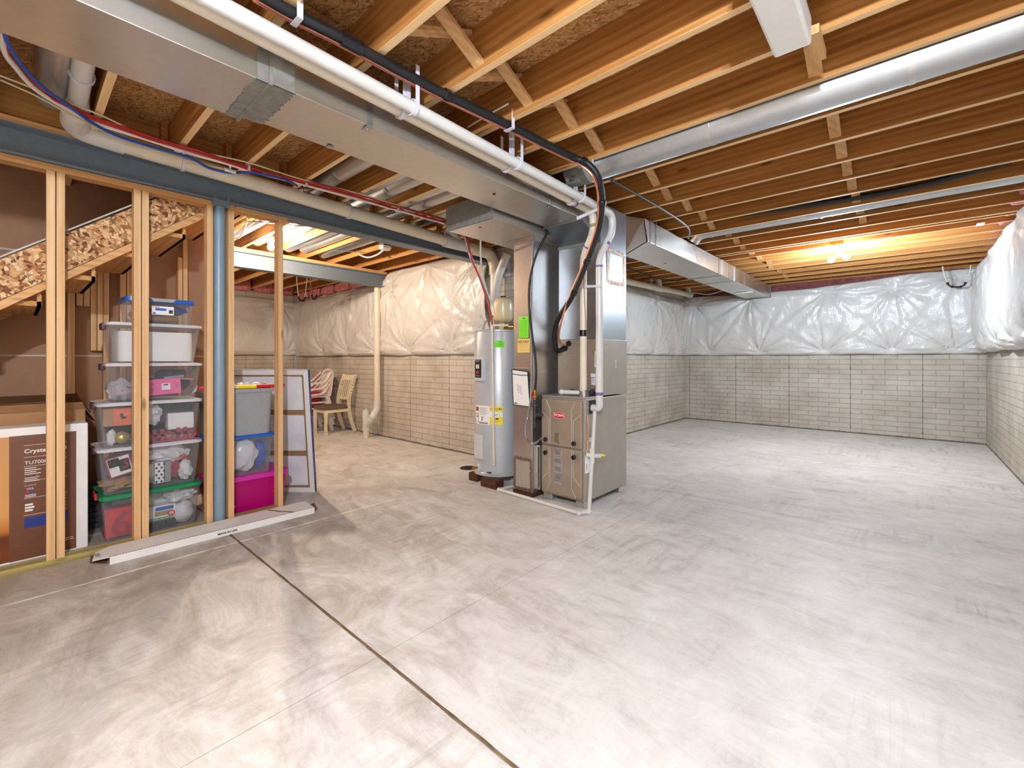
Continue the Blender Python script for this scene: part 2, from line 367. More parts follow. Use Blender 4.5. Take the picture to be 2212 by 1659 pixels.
M['pink'] = plain('pink_fiberglass', (206, 128, 128), .95, var=.3, nscale=18, bump=1, bscale=30)
M['brown'] = plain('brown_drywall_paper', (168, 128, 98), .85, var=.06); M['mud'] = plain('drywall_tape', (196, 190, 182), .8, var=.05)
M['card'] = plain('cardboard', (170, 128, 88), .8, var=.08); M['cardd'] = plain('dark_brown_cardboard', (110, 78, 52), .85, var=.1)  # second tone: darker brown for carton inside, tears and rear box
M['tvb'] = plain('brown_carton_print', (110, 66, 42), .5, var=.08); M['tvo'] = None
M['navy'] = plain('navy_print', (30, 48, 128), .5, var=.05)
M['bin'] = clear('clear_bin_plastic', (238, 240, 242), .05); M['binw'] = clear('milky_bin_plastic', (236, 236, 238), .5, .25)
M['lidw'] = clear('milky_lid_plastic', (240, 240, 244), .62, .25); M['mag'] = clear('magenta_bin_plastic', (206, 16, 130), .62, .15)
M['maglid'] = plain('magenta_lid', (200, 44, 158), .3, var=.04); M['green'] = plain('green_lid', (20, 128, 78), .35, var=.04); M['bluel'] = plain('blue_lid', (24, 96, 190), .3, var=.05)
M['greyb'] = plain('grey_tote', (150, 154, 158), .45, var=.04, nscale=30); M['latch'] = plain('grey_latch', (160, 160, 162), .4)
M['maroon'] = plain('maroon_latch', (70, 24, 44), .4); M['bag'] = clear('thin_white_bag', (238, 236, 238), .8, .25)
M['wrap'] = clear('clear_wrap', (240, 240, 244), .42, .1)
M['redp'] = plain('red_item', (206, 40, 44), .45, var=.1); M['pinkb'] = plain('pink_box', (238, 92, 158), .4, var=.05); M['dark'] = plain('dark_items', (48, 46, 54), .7, var=.4)
M['ho'] = plain('crimson_glitter_sign', (164, 34, 62), .5, var=.1); M['gold'] = plain('gold_ornament', (206, 176, 110), .25, .6)
M['fabric'] = plain('grey_brown_seat_fabric', (106, 84, 70), .9, var=.25, nscale=60, bump=.4, bscale=120)
M['chairw'] = plain('cream_painted_wood', (234, 220, 190), .4, var=.04); M['resin'] = plain('white_resin', (236, 226, 216), .35, var=.03)
M['cush'] = plain('red_cushion', (188, 20, 40), .8, var=.12, nscale=14); M['mauve'] = plain('mauve_fabric', (176, 112, 138), .8, var=.08)
M['canvas'] = plain('canvas_back', (226, 224, 222), .85, var=.05); M['canvasp'] = plain('canvas_show_through', (226, 226, 232), .85, var=.1, nscale=5)
M['cedge'] = plain('painted_canvas_edge', (70, 84, 150), .6, var=.6, nscale=22); M['frame'] = plain('stretcher_wood', (146, 112, 78), .7, var=.06)
M['iron'] = plain('drain_iron', (50, 42, 36), .7, .3, .2)
M['bulb'] = emit('lit_bulb_glass', (221, 238, 255), 740); M['bulbn'] = emit('added_near_bulb_glass', (223, 238, 255), 1950); M['bulbw'] = emit('warm_lit_bulb_glass', (255, 230, 202), 1150)
M['shaded_batt'] = plain('shaded_pink_fiberglass', (120, 66, 66), .95, var=.3, nscale=18, bump=1, bscale=30)  # pink batt with the shade of its recess painted into the colour
M['bulbs'] = emit('added_fill_bulb_glass', (255, 233, 208), 330)
k = N('poly_sheeting'); v = k.coord(world=True)
cr = k.math('ADD', k.math('MULTIPLY', k.noise(k.coord((1, 1, .45), world=True), 7, 5, .6, 1.5), 1.0), k.math('MULTIPLY', k.noise(v, 30, 3, .5, .6), .18))
k.bump(cr, .32, .05); M['poly'] = k.set(.22, 0, .55, srgb(212, 210, 206))
k = N('tv_print_picture'); x = k.n('SeparateXYZ'); k.L(k.n('NewGeometry').outputs['Position'], x.inputs[0])
zz = k.math('ADD', x.outputs[2], k.math('MULTIPLY', k.noise(k.coord((1, .4, 1), world=True), 3, 3), .12))
M['tvo'] = k.set(.45, 0, .4, k.ramp(zz, [(.12, srgb(122, 62, 22)), (.22, srgb(94, 46, 18)), (.27, srgb(196, 120, 48)), (.36, srgb(214, 160, 92)), (.85, srgb(196, 142, 88))]))
# ================================================================ SETTING
ZJ, ZD = 2.685, 2.92
XR, YF, XL, YB, XS = .88, 9.6, -3.55, 4.03, -9.8
b = MB(); xs = [-10.0, -1.68, 1.1]; ys = [-2.8, 1.032, 4.18, 6.70, 9.8]; gw = {1.032: .0075, 4.18: .0045, 6.70: .0045}
for i in range(2):
    for j in range(4):
        x0 = xs[i] + (.0009 if i else 0); x1 = xs[i + 1] - (.0009 if i == 0 else 0)
        y0 = ys[j] + gw.get(ys[j], 0); y1 = ys[j + 1] - gw.get(ys[j + 1], 0)
        if j in (0, 1): # cracked saw cut: ragged edge
            n = 160; X = [x0 + (x1 - x0) * q / n for q in range(n + 1)]
            jit = lambda X_, sd: .004 * noise.noise(Vector((X_ * 9, sd, 0)))
            lo = [y0 + (jit(q, 3) if j == 1 else 0) for q in X]; hi = [y1 + (jit(q, 8) if j == 0 else 0) for q in X]
            vs = [(q, a, 0) for q, a in zip(X, lo)] + [(q, a, 0) for q, a in zip(X, hi)] + [(q, a, -.03) for q, a in zip(X, lo)] + [(q, a, -.03) for q, a in zip(X, hi)]
            m = n + 1; fs = []
            b.mat(0).add(vs, [[q, q + 1, m + q + 1, m + q] for q in range(n)])
            vs2 = [Vector(p) - Vector((0, 0, .0012)) if r < 2 * m else Vector(p) for r, p in enumerate(vs)]; vs2[:2 * m] = [Vector(p) for p in vs[:2 * m]]
            for q in range(n): fs += [[2 * m + q, 2 * m + q + 1, q + 1, q], [m + q, m + q + 1, 3 * m + q + 1, 3 * m + q]]
            fs += [[0, m, 3 * m, 2 * m], [n, 2 * m + n, 3 * m + n, m + n]]
            b.mat(1).add(vs2, fs)
        else: b.mat(0).box(x0, y0, -.03, x1, y1, 0)
b.mat(1).box(-10, -2.8, -.05, 1.1, 9.8, -.012)
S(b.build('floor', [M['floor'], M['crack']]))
BF = brick('brick_form_wall_far', 0, -3.469); BR_ = brick('brick_form_wall_side', 1, .3); BL = brick('brick_form_wall_back', 0, -.2)
ZW = 2.66
S(MB().box(XL - .2, YF, 0, XR + .2, YF + .2, ZW).build('wall_far', BF))
S(MB().box(XR, -2.8, 0, XR + .2, YF, ZW).build('wall_right', BR_))
S(MB().box(XL - .2, YB + .2, 0, XL, YF, ZW).build('wall_left', BR_))
S(MB().box(XS - .2, YB, 0, XL, YB + .2, ZW).build('wall_back', BL))
S(MB().box(XS - .2, -2.8, 0, XS, YB, ZW).build('wall_side', BR_))
S(MB().box(XS - .2, -3.0, 0, XR + .2, -2.8, ZW).build('wall_rear', BL))
S(MB().box(-5.15, -2.8, 0, -5.10, 1.36, ZD).build('wall_stair', M['brown']))
S(MB().box(-5.101, -2.8, 1.292, -5.099, 1.36, 1.304).build('trim_1', M['mud']))
dk = S(MB().box(XS - .2, -3.0, ZD, XR + .2, YF + .2, ZD + .03).build('ceiling', M['deck']))
for i, q in enumerate([(XL - .2, YF + .03, XR + .2, YF + .07), (XR + .03, -3, XR + .07, YF + .03), (XL - .07, YB + .07, XL - .03, YF + .03), (XS - .2, YB + .03, XL - .03, YB + .07), (XS - .07, -3, XS - .03, YB + .03), (XS - .2, -3, XR + .2, -2.9)]):
    S(MB().box(q[0], q[1], ZW, q[2], q[3], ZD).build('trim_%d' % (i + 2), M['joist']))
# printing on the subfloor panels
a, c = P(652, 4, Z=ZD), P(730, 52, Z=ZD); ux = (c - a).normalized(); uy = Vector((0, 0, -1)).cross(ux)
text('RATED STURD-I-FLOOR 24 oc', a - ux * .16 - Vector((0, 0, .001)), ux, uy, M['ink'], dk, w=(c - a).length + .16)
a, c = P(640, 26, Z=ZD), P(690, 58, Z=ZD); text('EXPOSURE 1 SHEATHING', a - Vector((0, 0, .001)), (c - a), uy, M['ink'], dk, w=(c - a).length)
a, c = P(850, 119, Z=ZD), P(897, 147, Z=ZD); text('CONSTRUCTION', a - Vector((0, 0, .001)), (c - a), uy, M['ink'], dk, w=(c - a).length)
# ---------------------------------------------------------------- joists
YS = [-.514, -.107, .30, .715, 1.107, 1.515, 1.938, 2.312, 2.706, 3.121, 3.542, 3.934, 4.341, 4.736, 5.144, 5.561, 5.978, 6.352, 6.455, 6.754, 7.16, 7.574, 7.95, 8.38, 8.79, 9.22]
n = len(YS)
jm = {}
def joist(x0, y, x1):
    b = MB(); b.box(x0, y, ZJ, x1, y + .038, ZD); b.m[0] = 1
    return b.build('ceiling_joist', [M['joist'], M['jedge']], bevel=.002)
for i, y in enumerate(YS):
    x0 = -3.96 if y < 4 else XL - .02
    o = joist(x0, y, XR + .02)
    tag(o, 'brown ceiling joist over the open floor, %s out from the far wall' % ORD[n - 1 - i], 'ceiling joist', 'ceiling joists over the open floor'); jm[i] = o
text('35 1/2', P(1820, 212, Y=YS[9] - .001), (1, 0, 0), (0, 0, 1), M['ink'], jm[9], w=.1)
YL = [y - .042 for y in YS[1:12]]
for i, y in enumerate(YL):
    o = joist(-6.42, y, -3.86)
    tag(o, 'ceiling joist between the steel beams, %s out from the stack-pipe wall' % ORD[len(YL) - 1 - i], 'ceiling joist', 'ceiling joists between the steel beams')
for i, y in enumerate(YS[1:12]):
    if y < .6: continue
    o = joist(XS, y, -6.34)
    tag(o, 'ceiling joist beyond the farther beam, %s out from the chairs wall' % ORD[10 - i], 'ceiling joist', 'ceiling joists beyond the farther beam')
for i in range(4):
    o = MB().box(-3.97, YS[i + 1] + .038, ZJ + .01, -3.932, YS[i + 2], ZD).build('solid_blocking', M['block'])
    tag(o, 'dark wooden blocking board above the steel beam, %s from the left photo edge' % ORD[i], 'blocking board', 'blocking boards above the steel beam')
o = MB().box(-3.97, YS[5] + .038, ZJ + .01, -3.932, YS[5] + .14, ZD).build('solid_blocking', M['block']); tag(o, 'short upright wooden cleat above the steel beam beside the silver stub duct', 'blocking board', 'blocking boards above the steel beam')
# two white wall-top cleats / bridging
def brace(x, i, way, label):
    y0, y1 = YS[i] + .038, YS[i + 1]; z0, z1 = (ZD - .03, ZJ + .022) if way else (ZJ + .022, ZD - .03)
    b = MB(); w = .062; t = .019
    d = Vector((0, y1 - y0, z1 - z0)); nrm = Vector((1, 0, 0)).cross(d).normalized() * t
    b.obox((x - w / 2, y0, z0), (w, 0, 0), d, nrm); o = b.build('cross_brace', M['brace'])
    tag(o, label, 'cross brace', 'wooden cross braces between ceiling joists')
for i in range(4, n - 1):
    if i == 17: continue
    a = ORD[n - 2 - i]; e = ORD[n - 1 - i]
    x = -1.575 + .03 * sin(i * 2.3)
    brace(x, i, True, 'pale brace slanting away downward between %s and %s joists from far wall' % (a, e))
    brace(x - .075, i, False, 'pale brace slanting away upward between %s and %s joists from far wall' % (a, e))
for i in range(6, 16):
    a = ORD[n - 2 - i]; e = ORD[n - 1 - i]
    brace(-.345, i, True, 'right-hand row brace tip slanting down, between %s and %s joists from far wall' % (a, e))
    brace(-.42, i, False, 'right-hand row brace slanting up, between %s and %s joists from far wall' % (a, e))
# ---------------------------------------------------------------- steel beams and plates
def ibeam(name, x, y0, y1, zb, zt, mat, label):
    b = MB(); w = .075
    pf = [(x - w, zb), (x + w, zb), (x + w, zb + .013), (x + .006, zb + .016), (x + .006, zt - .016), (x + w, zt - .013), (x + w, zt), (x - w, zt), (x - w, zt - .013), (x - .006, zt - .016), (x - .006, zb + .016), (x - w, zb + .013)]
    b.prism([(p, y0, q) for p, q in pf], (0, y1 - y0, 0)); return tag(b.build(name, mat), label, 'steel beam')
ibeam('steel_beam', -3.965, -2.75, YB + .05, 2.468, 2.652, M['steelb'], 'blue-grey steel beam carrying the joists above the stud wall')
ibeam('steel_beam', -6.36, -2.75, YB + .05, 2.44, 2.645, M['steelb'], 'farther blue-grey steel beam ending at the white stack pipe')
tag(MB().box(-4.035, -2.7, 2.652, -3.89, YB - .02, ZJ).build('beam_plate', M['joist_y']), 'long flat wooden plate bolted on top of the nearer steel beam', 'wood plate')
o = tag(MB().box(-6.43, -2.7, 2.645, -6.285, YB - .02, ZJ).build('beam_plate', M['joist_y']), 'long flat wooden plate on top of the farther steel beam', 'wood plate')
bp = bpy.data.objects['beam_plate']; text('W271', P(633, 408, X=-3.888), (0, 1, 0), (0, 0, 1), M['ink'], bp, w=.09, bold=.01)
pk = T('beam_bearing_plate', 'grey steel bracket with a bolt where the beam meets the brick wall', 'bracket', (-3.85, YB, 2.3))
MB().box(-3.72, YB - .012, 2.29, -3.62, YB, 2.47).build('plate', M['hang'], pk); MB().lathe((-3.67, YB - .012, 2.36), (0, -1, 0), [(.016, 0), (.016, .014), (0.001, .016)], 6).build('bolt', M['steel'], pk)
# ---------------------------------------------------------------- plastic covered wall insulation
def blanket(label, o, u, nrm, width, z0, ztop, pins, bulge, seed, hem=.05):
    o, u, nrm = Vector(o), Vector(u), Vector(nrm)
    nu, nv = max(20, int(width / .022)), 60
    fo = [(pu, pv, noise.noise(Vector((pu * 3.1, pv * 2.7, seed))) * 6) for pu, pv in pins]
    def fn(a, c):
        x = a * width; zt = ztop(x); z = z0 + .012 * noise.noise(Vector((x * 2.2, seed, 3))) * (1 - c) * 1.5 + (zt - z0) * c; y = z - z0
        edge = min(1, max(0, min(y / .07, (zt - z) / .12)))
        d = bulge * (.35 + .65 * edge ** .7); w = 0
        for pu, pv, ph in fo:
            dx, dy = x - pu, y - pv; r = math.hypot(dx, dy) + 1e-4
            d *= 1 - .8 * math.exp(-(r / .16) ** 2)
            th = math.atan2(dy, dx); nn = noise.noise(Vector((cos(th) * 2.2 + ph, sin(th) * 2.2, seed + pu)))
            w += math.exp(-r / .5) * min(1, r / .1) * (.016 * sin(th * 15 + ph + 6 * nn) + .013 * sin(th * 8 + ph * 2 + 4 * nn))
        cr = noise.noise(Vector((x * 3.0, y * 2.0, seed))) * .018 + noise.ridged_multi_fractal(Vector((x * 2.2, y * 3.4, seed)), 1, 2.2, 3, 1, 2) * .009
        hemd = .01 if y < hem else 0
        d = max(.008, d + (w + cr) * (.25 + .75 * edge) + hemd)
        return o + u * x + Vector((0, 0, z)) + nrm * d
    b = MB(); b.grid(fn, nu, nv); b.mat(1)
    ob = b.build('insulation_blanket', [M['poly']], solid=.002)
    for pu, pv in ():
        pass
    return tag(ob, label, 'insulation blanket', 'white plastic insulation blankets on the basement walls')
def wobble(base, amp, seed): return lambda x: base + amp * noise.noise(Vector((x * 1.3, seed, 0)))
blanket('white plastic blanket across the far wall, its crinkled top sagging below the joists', (XL, YF, 0), (1, 0, 0), (0, -1, 0), XR - XL, 1.355, lambda x: 2.555 + .055 * (max(0, 1 - x / 1.2) + min(1.6, max(0, (x - 2.3) / .8))) + .012 * noise.noise(Vector((x * 1.5, 4, 0))), [(.5, .06), (1.42, .06), (2.45, .06), (3.36, .06), (4.1, .05), (1.25, 1.1), (2.5, 1.12), (3.4, 1.1), (4.15, 1.2), (.2, 1.06)], .085, 2)
blanket('white plastic blanket billowing out over the right-hand wall', (XR, 9.55, 0), (0, -1, 0), (-1, 0, 0), 8.4, 1.37, wobble(2.66, .03, 7), [(.15, .03), (1.2, .05), (2.2, .05), (3.1, .05), (4.0, .05), (5.2, .05), (.3, 1.27), (1.5, 1.26), (3.4, 1.27), (5.3, 1.27)], .15, 5)
blanket('white plastic blanket on the side wall just past the furnace, behind the ivory pipe', (XL, YB + .25, 0), (0, 1, 0), (1, 0, 0), YF - YB - .27, 1.355, wobble(2.50, .02, 3), [(.6, .06), (1.6, .06), (2.7, .06), (3.7, .06), (4.7, .06), (5.25, .05), (1.8, 1.03), (3.8, 1.04), (5.2, 1.06)], .075, 8)
blanket('white plastic blanket on the back wall between the chairs and the water heater', (XS + .02, YB, 0), (1, 0, 0), (0, -1, 0), 5.82, 1.335, lambda x: 2.49 + .18 * min(1, max(0, (x - 3.3) / .25)) + .03 * noise.noise(Vector((x * 1.6, 2, 0))), [(.12, .05), (1.25, .06), (2.2, .06), (3.2, .06), (4.1, .06), (5.1, .05), (2.0, 1.05), (3.62, 1.08), (4.6, 1.3), (5.75, 1.28), (5.78, .3)], .09, 11)
blanket('white plastic blanket on the far side wall seen between the studs', (XS, -1.0, 0), (0, 1, 0), (1, 0, 0), 4.98, 1.36, wobble(2.50, .03, 9), [(1, .05), (2.2, .05), (3.4, .05), (4.8, .05), (1.2, 1.08), (3, 1.08), (4.7, 1.05)], .07, 14)
# ---------------------------------------------------------------- pink batts in the rim
def batt(x0, y0, x1, y1, z0, z1, label, group, seed):
    b = MB(); nx = max(4, int((x1 - x0) / .05)); ny = max(4, int((y1 - y0) / .05))
    b.ball(((x0 + x1) / 2, (y0 + y1) / 2, (z0 + z1) / 2), (x1 - x0) / 2, (y1 - y0) / 2, (z1 - z0) / 2, 26, 14, bump=.3, seed=seed)
    for i, p in enumerate(b.v): # squarish pillow
        cx, cy, cz = (x0 + x1) / 2, (y0 + y1) / 2, (z0 + z1) / 2
        q = [(p.x - cx) / ((x1 - x0) / 2), (p.y - cy) / ((y1 - y0) / 2), (p.z - cz) / ((z1 - z0) / 2)]
        q = [math.copysign(min(1, abs(t) ** .55), t) for t in q]; b.v[i] = Vector((cx + q[0] * (x1 - x0) / 2, cy + q[1] * (y1 - y0) / 2, cz + q[2] * (z1 - z0) / 2))
    return tag(b.build('insulation_batt', M['pink']), label, 'insulation batt', group)
batt(XL + .02, YF - .018, XR - .05, YF - .002, 2.47, ZJ - .005, 'long strip of pink insulation, shade painted dark maroon, showing above the far wall plastic', 'pink insulation at the wall tops', 1).data.materials[0] = M['shaded_batt']
for i in range(4, n - 1):
    if YS[i + 1] - YS[i] < .2: continue
    batt(XR - .16, YS[i] + .045, XR + .025, YS[i + 1] - .008, ZJ + .03, ZD - .01, 'pink insulation tuft over the right-hand wall, between %s and %s joists from far wall' % (ORD[n - 2 - i], ORD[n - 1 - i]), 'pink insulation at the wall tops', i)
for i in range(5):
    x0 = -6.2 + i * .46
    batt(x0, YB - .09, x0 + .42, YB + .025, ZJ + .02, ZD - .01, 'pink insulation over the back wall plastic, %s from the stack pipe toward the water heater' % ORD[i], 'pink insulation at the wall tops', 40 + i)
    if i < 4:
        xb = x0 + .425
        o = MB().box(xb, 3.934, ZJ + .02, xb + .03, YB + .02, ZD).build('rim_blocking', M['block']); tag(o, 'short wooden rim block beside pink insulation, %s from the stack pipe' % ORD[i], 'rim block', 'rim blocks over the back wall')
for i in range(4, 11):
    batt(XS - .02, YS[i] + .045, XS + .16, YS[i + 1] - .01, ZJ - .06, ZD - .03, 'pink insulation over the far side wall, %s out from the chairs corner' % ORD[10 - i], 'pink insulation at the wall tops', 60 + i)
for i in range(6):
    x0 = XS + .2 + i * .55
    batt(x0, YB - .1, x0 + .5, YB + .02, 2.52, ZJ - .01, 'pink insulation strip above the chairs, %s from the far side wall' % ORD[i], 'pink insulation at the wall tops', 80 + i)
# ================================================================ MAIN TRUNK DUCT
t = T('trunk_duct', 'long silver sheet-metal trunk duct overhead with a grey sealed joint', 'duct', (-2.23, 1.1, 2.44))
def ductbox(name, x0, y0, z0, x1, y1, z1, mat, parent, cross=False, bev=.003):
    return MB().box(x0, y0, z0, x1, y1, z1).build(name, mat, parent, bevel=bev)
ductbox('trunk_section', -2.443, -1.2, 2.447, -2.036, .712, 2.668, M['galv'], t)
ductbox('trunk_section', -2.405, .745, 2.446, -2.025, 3.15, 2.66, M['galv'], t)
b = MB(); b.box(-2.452, .718, 2.437, -2.022, .732, 2.675)      # flange
b.build('joint_flange', M['mastic'], t)
def ragged(x0, x1, y0, y1, z, amp, seed, dz): # brushed sealant patch under the duct, ragged outer edge
    bb = MB(); k = 36
    for q in range(k):
        a = x0 + (x1 - x0) * q / k; c = x0 + (x1 - x0) * (q + 1) / k; e = y1 + amp * (noise.noise(Vector((q * .9, seed, 0))) + .6 * noise.noise(Vector((q * 3.7, seed, 5))))
        bb.box(a, y0, z, c, e, z + dz)
    return bb
ragged(-2.447, -2.032, .72, .668, 2.4435, .014, 1, .004).build('brushed_sealant', M['mastic'], t)
ragged(-2.409, -2.021, .73, .822, 2.4425, .02, 5, .004).build('brushed_sealant', M['mastic'], t)
MB().box(-2.038, .675, 2.4435, -2.0335, .72, 2.662).box(-2.027, .73, 2.4425, -2.0225, .822, 2.655).build('brushed_sealant', M['mastic'], t)
for y in (1.19, 2.72):
    b = MB(); b.box(-2.0245, y - .017, 2.45, -2.022, y + .017, 2.67).box(-2.075, y - .017, 2.4395, -2.022, y + .017, 2.4425).lathe((-2.05, y, 2.4395), (0, 0, -1), [(.006, 0), (.004, .004)], 8); b.build('hanger_strap', M['steel'], t)
MB().box(-2.397, 1.14, 2.4385, -2.36, 1.17, 2.4425).build('clip', M['steel'], t)
b = MB(); b.lathe(tuple(P(1067, 420, Z=2.4428)), (0, 0, -1), [(.012, 0), (.012, .0012)], 14); b.build('test_port', M['black'], t)
# dropped transition into the furnace plenum
b = MB(); b.hexa([(-2.405, 3.15, 2.443), (-2.025, 3.15, 2.443), (-2.04, 3.452, 2.335), (-2.485, 3.452, 2.335)], [(-2.405, 3.15, 2.66), (-2.025, 3.15, 2.66), (-2.04, 3.452, 2.66), (-2.485, 3.452, 2.66)])
b.build('dropped_transition', M['galvw'], t, bevel=.004)
MB().box(-2.43, 3.135, 2.436, -2.02, 3.165, 2.445).build('seam_strip', M['mastic'], t)
# ================================================================ FURNACE STACK
FX0, FX1, FY0, FY1 = -2.492, -2.03, 3.195, 3.945
fu = T('furnace', 'tan upright gas furnace with two panel doors and a red badge', 'furnace', (-2.26, 3.57, 0))
MB().box(FX0, FY0 + .012, .055, FX1, FY1, .93).build('casing', M['casing'], fu, bevel=.006)
MB().box(FX0 - .002, FY0 + .004, .93, FX1 + .002, 3.46, .944).build('top_panel', M['casing'], fu, bevel=.003)
def door(z0, z1, up):
    x0, x1, y = FX0 + .012, FX1 - .022, FY0 - .012
    d = MB(); d.box(x0, y, z0, x1, FY0 + .012, z1); o = d.build('upper_door' if up else 'lower_door', M['door'], fu, bevel=.008)
    r = MB(); t_ = .006; w_ = .0055
    def ln(pts):
        for p, q in zip(pts, pts[1:]): r.bar((p[0], y - .002, p[1]), (q[0], y - .002, q[1]), w_, t_, up=(0, 1, 0))
    m = lambda u, v: (x0 + u * (x1 - x0), z0 + v * (z1 - z0))
    if up: # ribs as on the door: two mirrored chamfered lines
        for f in (lambda u: u, lambda u: 1 - u):
            ln([m(f(.28), .99), m(f(.22), .75) , m(f(.22), .02)] if False else [m(f(.13), .985), m(f(.23), .8), m(f(.23), .02)])
            ln([m(f(.015), .72), m(f(.19), .57), m(f(.19), .02)])
    else:
        for f in (lambda u: u, lambda u: 1 - u):
            ln([m(f(.13), .015), m(f(.23), .2), m(f(.23), .98)]); ln([m(f(.015), .28), m(f(.19), .43), m(f(.19), .98)])
    r.build('door_rib', M['doorline'], o)
    for u in (.13, .84):
        zc = z0 + .045 if up else z1 - .06
        kx = x0 + u * (x1 - x0)
        kn = MB(); kn.lathe((kx, y, zc), (0, -1, 0), [(.012, 0), (.012, .008), (.019, .01), (.019, .026), (.015, .03)], 14); kn.box(kx - .004, y - .036, zc - .017, kx + .004, y - .026, zc + .017); kn.build('knob', M['black'], o)
    return o, x0, x1, y
du, dx0, dx1, dy = door(.505, .912, True)
dl, _, _, _ = door(.072, .492, False)
# badge
bx, bz = dx0 + .47 * (dx1 - dx0), .775
b = MB(); pf = lambda k: [(bx - .066 * k, bz + .026 * k), (bx - .06 * k, bz - .018 * k), (bx - .02 * k, bz - .029 * k), (bx + .02 * k, bz - .029 * k), (bx + .06 * k, bz - .018 * k), (bx + .066 * k, bz + .026 * k)]
b.prism([(q[0], dy - .001, q[1]) for q in pf(1.0)], (0, -.003, 0)); b.mat(1).prism([(q[0], dy - .004, q[1]) for q in pf(.93)], (0, -.0006, 0)); b.mat(0).prism([(q[0], dy - .0046, q[1]) for q in pf(.87)], (0, -.0006, 0))
bd = b.build('badge', [M['redp'], M['paper']], du)
text('bryant', (bx, dy - .0056, bz - .014), (1, 0, 0), (0, 0, 1), M['paper'], bd, w=.098, h=.034, align='C', bold=.012)
mk = [(.002, .002, .056, .096, 1)] + [(.006, .088 - i * .009, .046 - (i % 3) * .006, .004, 2) for i in range(9)] + [(.044, .006, .012, .012, 2)]
sheet('rating_label', (bx - .06, dy - .0004, .52), (1, 0, 0), (0, 0, 1), .06, .10, [M['inkl'], M['door'], M['ink']], du, mk)
M['rust'] = plain('orange_print', (150, 84, 50), .6)
mk = []
for j in range(4):
    y = .255 - j * .072; mk += [(0, y + .052, .088, .006, 2 if j in (0, 3) else 3), (0, y - .008, .088, .005, 2 if j in (0, 3) else 3)] + [(.008, y + .04 - i * .008, .07 - (i % 2) * .012, .0035, 1) for i in range(5)]
sheet('warning_label', (bx - .06, dy - .0004, .165), (1, 0, 0), (0, 0, 1), .088, .315, [M['inkl'], M['ink'], M['rust'], M['door']], dl, mk)
for x in (FX0 + .005, FX1 - .105):
    for y in (FY0 + .02, FY1 - .12): MB().box(x, y, 0, x + .1, y + .1, .055).build('foot', M['galv'], fu, bevel=.012)
# side card, wires on the right-hand face
sheet('instruction_card', (FX1 + .0006, 3.2, .3), (0, 1, 0), (0, 0, 1), .115, .155, [M['paper'], M['inkl']], fu, [(.02, .03, .012, .05, 1), (.085, .04, .01, .045, 1), (.06, .115, .02, .025, 1)])
b = MB(); b.tube(smooth([(FX1 + .006, 3.225, .795), (FX1 + .012, 3.235, .70), (FX1 + .01, 3.225, .62), (FX1 + .012, 3.23, .53), (FX1 + .008, 3.21, .47)]), .0025, 6)
b.tube(smooth([(FX1 + .006, 3.235, .795), (FX1 + .016, 3.23, .70), (FX1 + .014, 3.235, .6), (FX1 + .012, 3.22, .53), (FX1 + .008, 3.215, .47)]), .0025, 6); b.build('control_wire', M['copper'], fu)
b = MB(); b.tube(smooth([(FX1 + .004, 3.215, .475), (FX1 + .012, 3.205, .46), (FX1 + .012, 3.215, .445), (FX1 + .004, 3.222, .46)]), .004, 6); b.build('grommet', M['black'], fu)
b = MB(); b.box(FX1, 3.265, .80, FX1 + .006, 3.385, .915)
for yy in (3.275, 3.372):
    for z in (.812, .90): b.lathe((FX1 + .006, yy, z), (1, 0, 0), [(.006, 0), (.004, .004)], 8)
b.build('vent_flange', M['black'], fu)
b = MB(); b.box(FX1, 3.27, .56, FX1 + .02, 3.33, .60); b.prism([(FX1 + .02, 3.27, .58), (FX1 + .02, 3.31, .68), (FX1 + .02, 3.33, .58)], (.004, 0, 0)); b.build('drain_trap', M['hang'], fu)
# stubs on top of furnace
b = MB(); b.tube([(-2.34, 3.30, .972), (-2.13, 3.345, .972)], .02, 12).ball((-2.34, 3.30, .972), .026); b.build('drain_tube', M['white'], fu)
MB().lathe((-2.12, 3.33, .944), (0, 0, 1), [(.045, 0), (.045, .05), (.04, .055)], 16).build('vent_collar', M['steel'], fu)
MB().tube(smooth([(-2.30, 3.345, .955), (-2.27, 3.36, .985), (-2.2, 3.37, .96)]), .014, 8).tube(smooth([(-2.08, 3.35, .955), (-2.05, 3.36, .995), (-2.04, 3.40, .96)]), .016, 8).build('rubber_hose', M['black'], fu)
# coil cabinet
CY0 = 3.452
co = T('coil_cabinet', 'tan metal coil cabinet sitting on top of the furnace', 'coil cabinet', (-2.26, 3.7, .944))
MB().box(FX0, CY0, .944, FX1 + .004, FY1 + .004, 1.452).build('cabinet_body', M['casing'], co, bevel=.004)
MB().box(FX0 + .006, CY0 - .004, .955, FX1 - .006, CY0, 1.30).build('lower_panel', M['door'], co, bevel=.002)
MB().box(FX0 + .006, CY0 - .003, 1.304, FX1 - .006, CY0, 1.445).build('upper_panel', M['door'], co, bevel=.002)
for x, z, w_, h_, mats, m_ in [(-2.235, 1.07, .05, .085, [M['paper'], M['inkl']], lines(.006, .07, .038, 7, .009, .003)), (-2.125, 1.04, .075, .10, [M['paper'], M['ink'], M['redp'], M['navy']], [(.05, .02, .024, .078, 2), (.0, .06, .04, .006, 3)] + lines(.004, .05, .04, 4, .01, .003)), (-2.085, 1.2, .055, .14, [M['paper'], M['ink'], M['yel']], [(0, .12, .055, .02, 2)] + lines(.005, .105, .045, 9, .011, .0035))]:
    sheet('sticker', (x, CY0 - .0046, z), (1, 0, 0), (0, 0, 1), w_, h_, mats, co, m_)
sheet('thermometer_strip', (FX1 + .0044, 3.72, 1.19), (0, 1, 0), (0, 0, 1), .012, .07, [M['paper'], M['inkl']], co, [(.003, .02, .006, .03, 1)])
b = MB(); 
